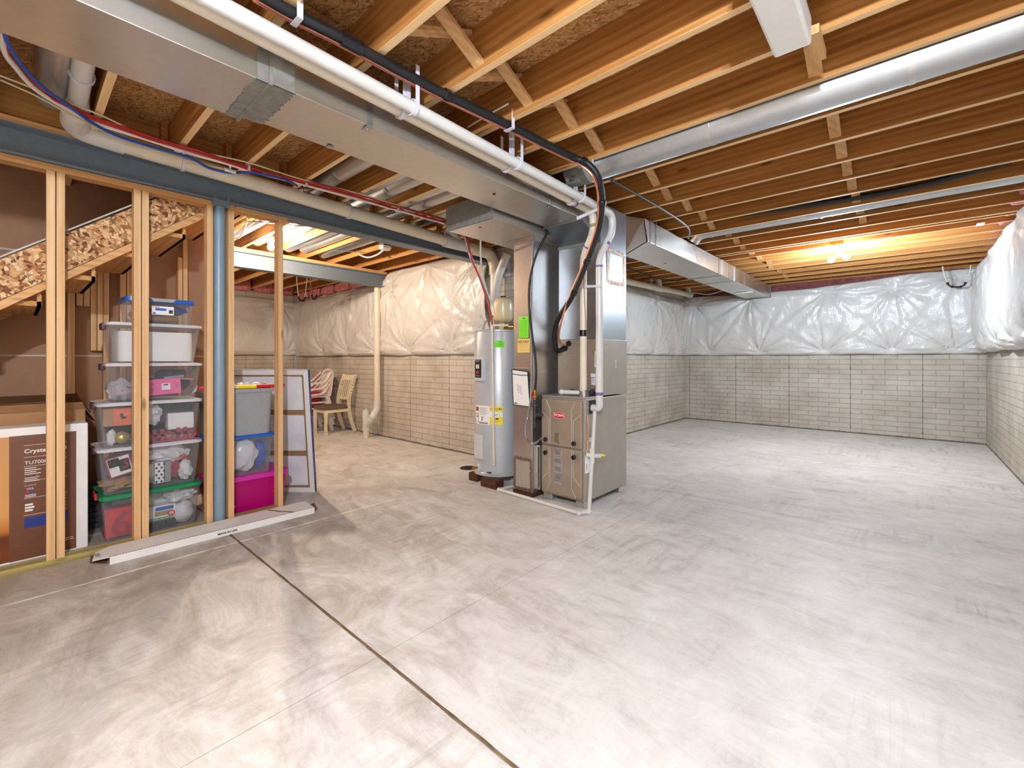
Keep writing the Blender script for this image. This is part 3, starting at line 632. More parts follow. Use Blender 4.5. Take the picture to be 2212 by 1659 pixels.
for q in range(4): b.lathe((FX1 + .0044, 3.55 + q * .11, 1.40), (1, 0, 0), [(.005, 0), (.003, .003)], 8)
b.build('screw', M['steel'], co)
# plenum
pl = T('supply_plenum', 'tall shiny sheet-metal plenum above the coil cabinet with a foil-taped patch', 'duct plenum', (-2.26, 3.7, 1.452))
MB().box(FX0 + .006, CY0 + .006, 1.452, FX1 - .002, FY1 - .005, 2.67).build('plenum_body', M['galvw'], pl, bevel=.004)
b = MB(); X = FX1 - .0012
def tape(y0, z0, y1, z1, w_):
    d = Vector((0, y1 - y0, z1 - z0)); L_ = d.length; q = int(L_ / .012); nn = Vector((0, -d.z, d.y)).normalized()
    for i in range(q):
        c0 = Vector((X + .001 + random.random() * .0016, y0, z0)) + d * (i / q); b.obox(c0 - nn * w_ * (.42 + random.random() * .16), d / q, nn * w_ * (.86 + .25 * random.random()), (.0006, 0, 0))
def pz(px, py): q = P(px, py, X=X); return q.y, q.z
a1, a2, a3, a4 = pz(1313, 536), pz(1347, 553), pz(1347, 616), pz(1313, 609)
for p, q in ((a1, a2), (a2, a3), (a3, a4), (a4, a1)): tape(*p, *q, .042)
b.build('foil_tape', M['foil'], pl)
b = MB(); b.box(X, pz(1317, 545)[0], pz(1330, 606)[1], X + .001, pz(1345, 545)[0], pz(1330, 551)[1]); b.build('cover_plate', M['galvw'], pl)
MB().box(FX0 + .004, CY0 + .0, 2.31, FX1, CY0 + .006, 2.345).build('seam_strip', M['mastic'], pl)
# ================================================================ RETURN DROP + RETURN TRUNK
rd = T('return_duct_drop', 'tall narrow return duct left of the furnace with papers stuck on it', 'duct', (-2.675, 3.45, 0))
RX0, RX1, RY0, RY1 = -2.79, -2.56, 3.15, 3.73
MB().box(RX0, RY0, .04, RX1, RY1, 1.155).build('lower_section', M['galvb'], rd, bevel=.003)
MB().box(RX0 + .003, RY0 + .003, 1.165, RX1 - .003, RY1, 2.352).build('upper_section', M['galvb'], rd, bevel=.003)
MB().box(RX0 - .003, RY0 - .003, 1.135, RX1 + .003, RY1, 1.19).build('drive_cleat', M['galv'], rd, bevel=.002)
MB().box(RX0 - .004, RY0 - .004, 0, RX1 + .004, RY1, .04).build('base_rail', M['darkwood'], rd)
MB().box(RX0, RY0 + .0, 2.352, RX1, RY1, 2.384).build('top_collar', M['galv'], rd)
# foil taped cover at foot
b = MB(); y = RY0 - .0006
def tapef(x0, z0, x1, z1, w_):
    d = Vector((x1 - x0, 0, z1 - z0)); q = int(d.length / .012); nn = Vector((-d.z, 0, d.x)).normalized()
    for i in range(q):
        c0 = Vector((x0, y - .001 - random.random() * .0015, z0)) + d * (i / q); b.obox(c0 - nn * w_ * (.42 + random.random() * .16), d / q, nn * w_ * (.86 + .25 * random.random()), (0, -.0006, 0))
for q in ((RX0 + .015, .06, RX1 - .015, .06), (RX0 + .015, .34, RX1 - .015, .34), (RX0 + .015, .06, RX0 + .015, .34), (RX1 - .015, .06, RX1 - .015, .34)): tapef(*q, .03)
b.build('foil_tape', M['foil'], rd); MB().box(RX0 + .025, RY0 - .002, .07, RX1 - .025, RY0, .33).build('cover_plate', M['galv'], rd)
# filter rack between return and furnace
fr = T('filter_rack', 'narrow metal filter rack between the return duct and the furnace', 'filter rack', (-2.525, 3.4, .05))
MB().box(RX1, 3.20, .07, -2.51, 3.85, .475).build('rack_body', M['galv'], fr, bevel=.003)
MB().box(-2.53, 3.185, .09, -2.522, 3.20, .47).box(-2.505, 3.185, .09, -2.497, 3.84, .47).build('door_edge', M['galv2'], fr)
MB().box(-2.515, 3.19, .1, -2.507, 3.20, .46).build('slot', M['black'], fr)
# papers
def py0(px, py): return P(px, py, Y=RY0 - .0)
def stick(name, x0, y0, x1, y1, mats, marks, label, cat, t=.001):
    a = P(x0, y1, Y=RY0 - .0015); c = P(x1, y0, Y=RY0 - .0015); w_, h_ = c.x - a.x, c.z - a.z
    o = sheet(name, a, (1, 0, 0), (0, 0, 1), w_, h_, mats, None, marks(w_, h_), t); return tag(o, label, cat)
o = stick('inspection_tag', 1121, 683, 1142, 730, [M['lime'], M['ink']], lambda w, h: [(w * .35, h * .9, w * .3, h * .035, 1)] + [(w * .08, h * (.8 - .07 * i), w * .8, .0016, 1) for i in range(11)], 'bright lime green inspection tag on the return duct', 'paper tag')
o = stick('reminder_notice', 1118, 731, 1145, 762, [M['yellow'], M['ink'], M['inkl']], lambda w, h: [(w * .1, h * (.72 - .1 * i), w * (.8 - .1 * (i % 2)), .0018, 1 if i < 2 else 2) for i in range(7)], "yellow DON'T FORGET notice below the green tag", 'paper notice')
a = P(1119, 741, Y=RY0 - .003); text("DON'T FORGET", a, (1, 0, 0), (0, 0, 1), M['ink'], o, w=P(1144, 741, Y=RY0).x - a.x - .006, h=.022)
# hanging document pouch
a, b_, c_, d_ = P(1106, 798, Y=3.128), P(1140, 803, Y=3.128), P(1145, 879, Y=3.128), P(1109, 874, Y=3.128)
dp = T('document_pouch', 'clear document pouch with black edges hung on the return duct', 'document pouch', ((a + c_) / 2 - Vector((0, 0, .12))))
MB().prism([d_, c_, b_, a], (0, .002, 0)).build('papers', M['paper'], dp)
b = MB()
for p, q in ((a, b_), (b_, c_), (c_, d_), (d_, a)): b.bar(p, q, .006, .007, up=(0, 1, 0))
b.build('black_edging', M['black'], dp)
b = MB(); e1 = a * .88 + d_ * .12; e2 = b_ * .9 + c_ * .1; mid = (e1 + e2) / 2 - Vector((0, 0, .006)); b.bar(e1 - Vector((0, .004, 0)), mid - Vector((0, .004, 0)), .005, .004, up=(0, 1, 0)).bar(mid - Vector((0, .004, 0)), e2 - Vector((0, .004, 0)), .005, .004, up=(0, 1, 0)); b.build('flap_edge', M['black'], dp)
b = MB(); q0 = d_ * .6 + a * .4; 
for i in range(5): p = q0 + Vector((.05 + i * .003, -.002, .06 - i * .018)); b.bar(p, p + Vector((.06, 0, -.018)), .004, .001, up=(0, 1, 0))
b.build('print', M['inkl'], dp); MB().box(d_.x + .012, 3.125, d_.z + .012, d_.x + .05, 3.128, d_.z + .02).build('print', M['ink'], dp)
rt = T('return_air_duct', 'wide low silver return duct crossing under the main trunk duct', 'duct', (-2.7, 3.1, 2.385))
b = MB(); b.box(-2.985, 2.50, 2.385, -2.44, 3.76, 2.588); b.build('duct_body', M['galvb'], rt, bevel=.003)
MB().box(-2.995, 2.493, 2.38, -2.434, 2.51, 2.592).build('end_cap', M['mastic'], rt, bevel=.002)
b = MB(); b.lathe(tuple(P(1037, 491, Z=2.3849)), (0, 0, -1), [(.013, 0), (.013, .001)], 14); b.build('test_port', M['black'], rt)
MB().box(-2.83, RY0 - .05, 2.378, -2.52, 3.76, 2.3855).build('collar_flange', M['galv'], rt)
# ================================================================ FAR TRUNK DUCT
ft = T('far_trunk_duct', 'silver rectangular duct running from the furnace plenum to the far wall', 'duct', (-2.13, 7, 2.45))
b = MB(); b.hexa([(-2.40, 4.62, 2.45), (-1.935, 4.215, 2.45), (-1.93, 9.5, 2.452), (-2.35, 9.5, 2.452)], [(-2.40, 4.0, 2.665), (-1.935, 4.145, 2.665), (-1.93, 9.5, 2.665), (-2.35, 9.5, 2.665)]); b.build('duct_body', M['galv'], ft, bevel=.003)
for px in (1561, 1587):
    yy = P(px, 560, X=-1.93).y; MB().box(-2.40, yy - .012, 2.443, -1.922, yy + .012, 2.67).build('standing_seam', M['galv2'], ft)
for px in (1405, 1417, 1553, 1574, 1609):
    yy = P(px, 540, X=-1.93).y; MB().box(-1.93, yy - .008, 2.449, -1.9265, yy + .008, 2.68).box(-1.965, yy - .008, 2.4485, -1.926, yy + .008, 2.4515).build('hanger_strap', M['steel'], ft)
MB().box(-2.36, 9.49, 2.44, -1.92, 9.51, 2.67).build('end_cap', M['mastic'], ft)
b = MB(); b.lathe(tuple(P(1437, 569, Z=2.4498)), (0, 0, -1), [(.016, 0), (.016, .001)], 14); b.build('test_port', M['black'], ft)
q = P(1610, 631, Z=2.45); MB().box(q.x - .16, q.y - .05, 2.43, q.x + .12, q.y + .02, 2.449).build('register_lever', M['white'], ft)
# plenum take-off stub hidden behind the furnace
MB().hexa([(-2.45, FY1 - .005, 2.30), (-2.04, FY1 - .005, 2.30), (-1.945, 4.20, 2.452), (-2.40, 4.60, 2.452)], [(-2.45, FY1 - .005, 2.664), (-2.04, FY1 - .005, 2.664), (-1.945, 4.14, 2.664), (-2.40, 4.0, 2.664)]).build('take_off', M['galv'], ft)
# ================================================================ ROUND DUCTS
def rduct(label, x0, x1, y, z, r, seams=(), name='round_duct', elbow=None, mat='galv2'):
    g = T(name, label, 'round duct', ((x0 + x1) / 2, y, z - r), 'round silver ducts between the joists')
    b = MB(); b.tube([(x0, y, z), (x1, y, z)], r, 20); b.build('pipe', M[mat], g)
    for q in seams: MB().tube([(q - .012, y, z), (q + .012, y, z)], r + .003, 20).build('crimp_joint', M['galv'], g)
    return g
g = rduct('big pale round duct running along one joist bay across the open ceiling', -1.78, XR, 2.868, 2.705, .105, (-.9, .02))
b = MB(); b.tube([(-1.96, 2.868, 2.69), (-1.9, 2.868, 2.70), (-1.78, 2.868, 2.705)], [.085, .1, .109], 20); b.build('collar', M['mastic'], g)
MB().box(-1.90, 2.775, 2.62, -1.85, 2.785, 2.64).build('clamp', M['steel'], g)
g = rduct('slim white round duct in the joist bay nearer the lit ceiling bulbs', -1.80, .72, 5.40, 2.775, .078, (-.55, -1.7))
b = MB(); b.tube(smooth([(-1.80, 5.40, 2.775), (-1.87, 5.40, 2.75), (-1.925, 5.40, 2.68)]), .08, 16); b.build('elbow', M['galv'], g)
b = MB(); b.bar(P(1744, 466, Z=2.66), P(1777, 472, Z=2.655), .02, .003).build('strap', M['steel'], g)
rduct('silver round duct end above the beam near the upper left corner', -3.68, -2.46, .14, 2.79, .078, (-3.55,))
g = rduct('short silver duct stub with an open grey end by the trunk duct', -2.78, -2.44, 1.31, 2.79, .075, (-2.7,))
for lab, x0, y in (('single silver duct crossing to the back room, nearest of the five', -6.15, 1.74), ('left of the first pair of silver ducts crossing over the steel beam', -6.15, 2.035), ('right of the first pair of silver ducts crossing over the steel beam', -6.1, 2.20), ('left of the second pair of silver ducts crossing over the steel beam', -6.2, 2.435), ('right of the second pair of silver ducts, nearest the return duct', -6.1, 2.60)):
    rduct(lab, x0, -2.42, y, 2.785, .076, (-4.6, -3.4))
rduct('dim silver duct above the back room nearest the smoke alarm', -6.25, -3.1, 2.93, 2.79, .076, (-5.2,))
# ================================================================ PVC VENT PIPES
def ring(b, c, axis, r, w=.022): b.lathe(Vector(c) - Vector(axis).normalized() * w / 2, axis, [(r + .002, 0), (r + .009, 0), (r + .009, w), (r + .002, w)], 20, False)
def pvc(label, pts, r, mat, hangers, stains, rb=.09):
    g = T('vent_pipe', label, 'vent pipe', pts[0]); b = MB(); b.tube(bend(pts, rb, 8), r, 18); b.build('pipe', M[mat], g)
    for (c, ax, top) in hangers:
        b = MB(); ring(b, c, ax, r); c = Vector(c)
        for dx in (-(r + .006), r + .006): b.box(c.x + dx - .002, c.y - .011, c.z, c.x + dx + .002, c.y + .011, top)
        b.build('pipe_hanger', M['hang'], g)
    if stains:
        b = MB()
        for c, ax, w_ in stains: b.lathe(Vector(c) - Vector(ax).normalized() * w_ / 2, ax, [(r + .0008, 0), (r + .0016, 0), (r + .0016, w_), (r + .0008, w_)], 18, False)
        b.build('primer_stain', M['purple'], g)
    return g
RP = .0315; yh = (1.335, 2.145, 2.895)
u0, u1 = Vector((-1.845, -.6, 2.567)), Vector((-1.872, 3.0, 2.512))
l0, l1 = Vector((-1.935, -.6, 2.595)), Vector((-1.957, 3.02, 2.505))
on = lambda a, c, y: a + (c - a) * ((y - a.y) / (c.y - a.y))
V2 = Vector((-1.955, 3.31, 0)); V1 = Vector((-2.119, 3.315, 0))
up_pts = [u0, Vector((-1.875, 3.385, 2.505)), Vector((-1.88, 3.40, 2.36)), Vector((V2.x, V2.y, 2.15)), Vector((V2.x, V2.y, .85)), Vector((FX1 + .004, V2.y, .85))]
lo_pts = [l0, Vector((-1.96, 3.215, 2.502)), Vector((-1.965, 3.225, 2.33)), Vector((V1.x, V1.y, 2.17)), Vector((V1.x, V1.y, .99))]
pvc('upper white plastic vent pipe running beside the trunk duct and down to the furnace side', up_pts, RP, 'pvc', [(on(u0, u1, y), (0, 1, -.015), ZJ + .05) for y in yh], [((V2.x, V2.y, 2.06), (0, 0, 1), .016), (Vector((-1.915, 3.36, 2.26)), Vector((V2.x + 1.88, V2.y - 3.40, -.21)), .025), ((V2.x, V2.y, .975), (0, 0, 1), .025)])
g = pvc('lower ivory plastic vent pipe running beside the trunk duct and down onto the furnace top', lo_pts, RP, 'pvcb', [(on(l0, l1, y), (0, 1, -.015), ZJ + .05) for y in (1.32, 2.13, 2.88)], [((-1.956, 2.94, 2.508), (0, 1, 0), .02), ((V1.x, V1.y, 2.05), (0, 0, 1), .016), (Vector((-2.05, 3.275, 2.242)), Vector((V1.x + 1.965, V1.y - 3.225, -.16)), .016)], .07)
MB().lathe((V1.x, V1.y, 1.47), (0, 0, 1), [(RP + .001, 0), (RP + .002, 0), (RP + .002, .055), (RP + .001, .055)], 18, False).build('tape_band', M['tape'], g)
MB().bar((V1.x - .04, V1.y - RP - .004, 1.905), (V2.x + .04, V2.y - RP - .004, 1.885), .008, .02).build('spacer_strap', M['hang'], g)
MB().bar(P(1246, 472, Y=2.93), P(1296, 450, Y=2.93), .004, .024, up=(0, 0, 1)).build('support_strap', M['hang'], g)
# ================================================================ BEAM DRAIN PIPE
R4 = .057; xb = -3.80
yA, yB = .34, 3.70
zA, zB = P(400, 355, X=xb).z + .012, P(1030, 540, X=xb).z
zz = lambda y: zA + (zB - zA) * (y - .8) / (3.62 - .8)
g = T('drain_pipe', 'thick ivory drain pipe running along the steel beam to the wall', 'drain pipe', (xb, 2, 2.5))
MB().tube([(xb, yA + .06, zz(yA)), (xb, yB - .1, zz(yB - .1))], R4, 20).build('pipe', M['pvcb'], g)
MB().tube(bend([(-3.60, .235, zz(.3) + .03), (xb, .235, zz(.3) + .01), (xb, .47, zz(.45))], .16, 12), R4 + .009, 20).build('elbow', M['pvc'], g)
MB().tube([(-3.62, .235, zz(.3) + .03), (-3.45, .232, zz(.3) + .04)], [R4 + .009, .045], 20).tube([(-3.5, .232, zz(.3) + .04), (-2.45, .21, zz(.3) + .065)], .043, 18).build('branch_pipe', M['pvc'], g)
for y in (.78, 2.02, 3.15):
    b = MB(); c = Vector((xb, y, zz(y))); ring(b, c, (0, 1, 0), R4)
    b.box(c.x - .002, y - .012, c.z + R4, c.x + .003, y + .012, 2.80); b.build('pipe_hanger', M['hang'], g)
b = MB(); c = Vector((-3.15, .225, zz(.3) + .05)); ring(b, c, (1, 0, 0), .043); b.build('pipe_hanger', M['hang'], g)
yw = P(985, 525, X=xb).y
MB().tube([(xb, yw - .17, zz(yw)), (xb, yw + .12, zz(yw))], R4 + .008, 20).tube([(xb, yw + .06, zz(yw)), (xb, yw - .10, zz(yw) + .14)], R4 - .006, 16).tube([(xb, yw - .10, zz(yw) + .13), (xb, yw - .12, ZD)], .036, 16).build('wye_fitting', M['pvc'], g)
dn = Vector((-3.765, 3.90, 0))
MB().tube(bend([(xb, yB - .16, zz(yB)), (xb + .005, 3.85, zz(3.85)), (dn.x, dn.y, 2.43), (dn.x, dn.y, 2.30)], .1, 10), R4 + .008, 20).build('elbow', M['pvcb'], g)
MB().tube([(dn.x, dn.y, 2.32), (dn.x, dn.y, 0)], R4 - .004, 18).build('downpipe', M['pvcb'], g)
MB().tube([(dn.x, dn.y - .02, 1.98), (dn.x + .17, dn.y - .10, 2.28), (dn.x + .3, dn.y - .1, 2.5)], R4 - .008, 16).build('branch_pipe', M['pvc'], g)
# ================================================================ WATER HEATER
HC, HR = Vector((-3.24, 3.42, 0)), .26
wh = T('water_heater', 'pale grey cylindrical electric water heater standing on brown wood blocks', 'water heater', (HC.x, HC.y, .085))
def zh(py): return P(1067, py, Y=3.2).z
ZT = 1.575
MB().lathe((HC.x, HC.y, .085), (0, 0, 1), [(HR + .004, 0), (HR + .004, .03), (HR, .034), (HR, ZT - .115), (HR - .006, ZT - .1), (HR - .03, ZT - .085)], 48).build('tank', M['tank'], wh)
MB().lathe((HC.x, HC.y, ZT - .02), (0, 0, 1), [(HR + .002, 0), (HR + .002, .012), (HR - .02, .02)], 48).build('top_rim', M['tank'], wh)
def hit(px, py, r=None):
    a = (px - CX) / F; bb = -(py - CY) / F; d = Vector((-ss + a * cc, cc + a * ss, bb)); r = r or HR
    A = d.x ** 2 + d.y ** 2; B = -2 * (d.x * HC.x + d.y * HC.y); Cc = HC.x ** 2 + HC.y ** 2 - r * r
    t_ = (-B - math.sqrt(max(0, B * B - 4 * A * Cc))) / (2 * A); q = Vector((0, 0, H)) + d * t_
    return math.atan2(q.y - HC.y, q.x - HC.x), q.z
def cyl(name, px0, py0, px1, py1, dr, mats, marks=(), parent=None):
    """curved patch on the tank between two photo pixels; marks in 0..1 fractions"""
    th0, z1 = hit(px0, py0); th1, _ = hit(px1, py0); _, z0 = hit(px0, py1)
    if th1 < th0: th1 += 2 * pi
    b = MB()
    def patch(a0, c0, a1, c1, r0, r1, i):
        n = max(2, int(abs(a1 - a0) / .08)); b.mat(i); q = lambda a, c, r: HC + Vector((r * cos(a), r * sin(a), c)); vs = []; fs = []
        for j in range(n + 1):
            a = a0 + (a1 - a0) * j / n; vs += [q(a, c0, r0), q(a, c0, r1), q(a, c1, r1), q(a, c1, r0)]
        for j in range(n):
            o = j * 4
            for s_ in range(4): fs.append([o + s_, o + 4 + s_, o + 4 + (s_ + 1) % 4, o + (s_ + 1) % 4])
        fs += [[3, 2, 1, 0], [n * 4, n * 4 + 1, n * 4 + 2, n * 4 + 3]]
        b.add(vs, fs)
    patch(th0, z0, th1, z1, HR - .002, HR + dr, 0)
    for (x, y, w_, h_, i) in marks: patch(th0 + (th1 - th0) * x, z0 + (z1 - z0) * y, th0 + (th1 - th0) * (x + w_), z0 + (z1 - z0) * (y + h_), HR + dr - .001, HR + dr + .0006, i)
    return b.build(name, mats, parent or wh, bevel=.004 if dr > .01 else 0), th0, th1, z0, z1
cyl('upper_access_panel', 1028, 770, 1047, 822, .02, [M['tankw'], M['black'], M['redp'], M['paper']], [(.13, .13, .68, .74, 1), (.3, .5, .32, .17, 3), (.3, .3, .32, .09, 2), (.2, .8, .5, .03, 3), (.2, .2, .5, .02, 3)])
cyl('lower_access_panel', 1029, 936, 1046, 988, .02, [M['tankw']])
mk = [(.06, .1, .24, .8, 2), (.08, .72, .2, .18, 1), (.08, .12, .2, .58, 0), (.11, .5, .12, .05, 2), (.16, .36, .1, .09, 2)] + [(.38, .88 - .045 * i, .5 - .06 * (i % 3), .014, 3) for i in range(9)] + [(.5, .36, .14, .045, 2), (.5, .2, .1, .12, 3), (.34, .03, .56, .1, 3)]
cyl('safety_label', 1028, 874, 1058, 914, .0012, [M['paper'], M['redp'], M['ink'], M['inkl']], mk)
cyl('energy_label', 1058, 878, 1086, 917, .0012, [M['yel'], M['paper'], M['ink']], [(.0, .42, 1, .3, 1), (.06, .52, .88, .012, 2), (.45, .28, .24, .08, 2), (.06, .2, .85, .012, 2), (.06, .14, .7, .012, 2), (.52, .75, .07, .04, 2)])
def ctext(s, px, py, h_, w_, mat): # lettering wrapped on the tank, letter by letter
    th, z = hit(px, py); n = len(s)
    for i, ch in enumerate(s):
        if ch == ' ': continue
        a = th + (i + .1) * w_ / n / HR; ux = Vector((-sin(a), cos(a), 0)); text(ch, HC + Vector((cos(a), sin(a), 0)) * (HR + .0022) + Vector((0, 0, z)), ux, (0, 0, 1), mat, wh, h=h_, w=w_ / n * .85)
ctext('ENERGYGUIDE', 1059.5, 885, .017, .118, M['ink']); ctext('424', 1067, 897.5, .014, .034, M['ink'])
o, t0, t1, z0, z1 = cyl('lime_sticker', 1068, 735, 1090, 751, .001, [M['lime'], M['ink'], M['green']], [(.2, .72, .6, .12, 2)] + [(.08, .55 - .13 * i, .8, .03, 1) for i in range(4)])
th, z = hit(1033, 1009); rad = Vector((cos(th), sin(th), 0)); q = HC + rad * HR + Vector((0, 0, z))
b = MB(); b.lathe(q, rad, [(.038, -.004), (.034, .006), (.02, .009)], 20); dv = b.build('valve_escutcheon', M['tankw'], wh)
MB().lathe(q, rad, [(.012, 0), (.012, .04), (.018, .042), (.018, .056), (.009, .058), (.009, .07)], 14).build('drain_valve', M['brass'], wh)
th, z = hit(1052, 1022); ux = Vector((-sin(th), cos(th), 0)); MB().obox(HC + Vector((cos(th), sin(th), 0)) * (HR - .001) + Vector((0, 0, z)), ux * .05, (0, 0, .014), Vector((cos(th), sin(th), 0)) * .003).build('name_plate', M['ink'], wh)
# relief pipe
tp = [hit(1063, 712, HR + .022), hit(1067.5, 1006, HR + .022)]
pa = HC + Vector((cos(tp[0][0]), sin(tp[0][0]), 0)) * (HR + .022); pb = HC + Vector((cos(tp[1][0]), sin(tp[1][0]), 0)) * (HR + .022); pa.z, pb.z = 1.61, tp[1][1]
b = MB(); b.tube(bend([pa + Vector((.13, .1, .0)), pa, pb], .03, 6), .0125, 12); b.build('relief_pipe', M['pvcb'], wh)
MB().lathe(pa + Vector((.13, .1, -.012)), (.8, .6, 0), [(.016, 0), (.016, .05), (.01, .055)], 10).build('relief_valve', M['brass'], wh)
MB().tube([(HC.x + .02, HC.y + .02, ZT), (HC.x + .02, HC.y + .02, ZT + .075)], .028, 12).build('nipple', M['cream'], wh)
# wood blocks under heater
for i, (a, c, lab) in enumerate((((-3.44, 3.17), (-3.32, 3.29), 'small dark brown wood block under the left edge of the water heater'), ((-3.19, 3.10), (-2.98, 3.22), 'long dark brown wood block under the front of the water heater'), ((-3.33, 3.58), (-3.1, 3.68), 'dark brown wood block under the back of the water heater'))):
    d = tag(MB().box(a[0], a[1], 0, c[0], c[1], .085).build('wood_block', M['darkwood'], bevel=.006), lab, 'wood block', 'blocks under the water heater')
# expansion tank
ex = T('expansion_tank', 'small cream expansion tank above the water heater', 'expansion tank', (HC.x + .06, HC.y + .05, ZT))
q = Vector((HC.x + .035, HC.y + .03, 1.655))
MB().lathe(q, (0, 0, 1), [(.03, 0), (.075, .012), (.1, .035), (.105, .06), (.105, .2), (.1, .235), (.07, .262), (.035, .27)], 32).build('tank_body', M['cream'], ex)
MB().lathe(q + Vector((0, 0, .268)), (0, 0, 1), [(.03, 0), (.03, .014), (.02, .02)], 16).build('cap', M['black'], ex)
MB().tube([q - Vector((0, 0, .08)), q + Vector((0, 0, .01))], .018, 12).tube([q - Vector((0, 0, .05)), q + Vector((.06, .02, -.05))], .012, 10).build('nipple', M['brass'], ex)
u = Vector((.74, .67, 0)); text('Apr', q + Vector((.688, -.726, 0)) * .1062 - u * .075 + Vector((0, 0, .045)), u, (0, 0, 1), M['ink'], ex, w=.06) if False else None
# supply tubes to the heater
def tubes(name, label, cat, pts, r, mat, n=8, k=8, group=None):
    o = MB().tube(smooth(pts, k), r, n).build(name, M[mat] if isinstance(mat, str) else mat); return tag(o, label, cat, group)
hp = lambda px, py, y: P(px, py, Y=y)
tubes('supply_tube', 'dark red water tube dropping from the return duct to the water heater', 'water tube', [hp(1009, 512, 3.0), hp(1018, 555, 3.1), hp(1036, 600, 3.25), hp(1053, 650, 3.35), hp(1062, 690, 3.36), hp(1064, 712, 3.36)], .011, 'red')
o = tubes('steel_flex_conduit', 'grey flexible metal conduit curling down beside the red water tube', 'conduit', [hp(1004, 512, 3.0), hp(1015, 555, 3.12), hp(1038, 600, 3.27), hp(1060, 650, 3.4), hp(1066, 680, 3.42), hp(1060, 686, 3.36), hp(1050, 695, 3.3), hp(1045, 706, 3.28), hp(1044, 716, 3.28)], .008, 'steel')
tubes('cold_water_tube', 'thin white water tube hanging down beside the red one', 'water tube', [hp(1038, 512, 2.9), hp(1039, 560, 3.1), hp(1042, 590, 3.3), hp(1052, 630, 3.5), hp(1068, 668, 3.6), hp(1074, 690, 3.55)], .009, 'wtube')
# ================================================================ LINE SET, GAS, CONDUITS
zc = 2.655
lp = [P(560, -14, Z=zc), P(640, 32, Z=zc), P(745, 86, Z=zc), P(860, 150, Z=zc), P(965, 205, Z=zc), P(1095, 268, Z=zc), P(1180, 311, Z=zc), P(1240, 340, Z=zc), P(1272, 356, Y=2.62), P(1293, 385, Y=2.68), P(1301, 430, Y=2.82), P(1295, 490, Y=2.95), P(1268, 565, Y=3.05), P(1236, 640, Y=3.13), P(1205, 690, Y=3.2), P(1197, 728, Y=3.27), P(1204, 757, Y=3.34), P(1223, 750, Y=3.445)]
ls = T('refrigerant_line_set', 'black foam-wrapped refrigerant line with copper tube running along the ceiling to the coil', 'refrigerant line', lp[8])
sp = smooth(lp, 8); MB().tube(sp, .0225, 14).build('insulated_pipe', M['black'], ls)
off = lambda k_, d: [p + Vector(d) * (1 if i < 9 else .8) for i, p in enumerate(k_)]
cp = off(lp, (-.032, -.012, -.012)); cp[-4:] = [P(1214, 690, Y=3.18), P(1207, 725, Y=3.27), P(1212, 742, Y=3.36), P(1226, 746, Y=3.445)]
MB().tube(smooth(cp, 8), .008, 8).build('copper_tube', M['copper'], ls)
wp = off(lp[:10], (-.012, -.008, -.024)) + [P(1290, 430, Y=2.80), P(1292, 470, Y=2.95), P(1264, 575, Y=3.10), P(1261, 610, Y=3.2), P(1266, 700, Y=3.25), P(1272, 780, Y=3.3), P(1279, 850, Y=3.34)]
M['wire'] = plain('brown_wire', (150, 92, 84), .5); MB().tube(smooth(wp, 6), .003, 6).build('thermostat_wire', M['wire'], ls)
for px, py in ((755, 92), (972, 209), (1262, 352), (1300, 436), (1240, 632), (1268, 566)):
    d = min(range(len(sp)), key=lambda i: (lambda q: abs(CX + F * (cc * q.x + ss * q.y) / (-ss * q.x + cc * q.y) - px) + abs(CY - F * (q.z - H) / (-ss * q.x + cc * q.y) - py))(sp[i]))
    a = sp[d]; tn = (sp[d + 1] - sp[d - 1]).normalized(); L_ = .05 if px == 755 else .02
    MB().lathe(a - tn * L_, tn, [(.026, 0), (.03, .004), (.03, 2 * L_ - .004), (.026, 2 * L_)], 12).build('tape_wrap', M['tape'], ls)
i0 = len(sp) - 27; MB().tube(sp[i0:], .0235, 12).build('spiral_tape', M['tape'], ls)
for px, py in ((641, 32), (1100, 270), (1272, 356)):
    q = P(px, py, Z=zc); MB().box(q.x - .03, q.y - .012, zc - .03, q.x + .03, q.y + .012, zc - .026).box(q.x - .033, q.y - .012, zc - .03, q.x - .03, q.y + .012, ZJ).box(q.x + .03, q.y - .012, zc - .03, q.x + .033, q.y + .012, ZJ + .05).build('pipe_strap', M['hang'], ls)
q = P(1229, 742, Y=3.446); MB().lathe(q, (0, -1, 0), [(.026, 0), (.022, .02), (.012, .03)], 12).lathe(P(1221, 752, Y=3.446), (0, -1, 0), [(.03, 0), (.024, .03), (.02, .035)], 12).build('grommet', M['black'], ls)
gy = 3.115
gl = T('gas_line', 'black flexible gas line looping down in front of the return duct to brass fittings', 'gas line', P(1157, 900, Y=gy))
MB().tube(smooth([P(1187, 496, Y=3.22), P(1172, 522, Y=3.16), P(1155, 560, Y=gy), P(1144, 610, Y=gy), P(1143, 660, Y=gy), P(1149, 720, Y=gy), P(1156, 770, Y=gy), P(1158, 805, Y=gy), P(1156, 842, Y=gy)], 8), .0105, 10).build('flexible_tube', M['black'], gl)
a = P(1155, 842, Y=gy); MB().lathe(a, (0, 0, -1), [(.014, 0), (.018, .004), (.018, .022), (.011, .026), (.011, .05), (.017, .053), (.017, .07), (.01, .075), (.01, .09)], 12).build('brass_valve', M['brass'], gl)
MB().box(a.x - .035, a.y - .02, a.z - .06, a.x - .012, a.y + .01, a.z - .02).build('valve_handle', M['redp'], gl)
c = a - Vector((0, 0, .09)); M['bpipe'] = plain('black_iron_pipe', (70, 68, 70), .5, .4)
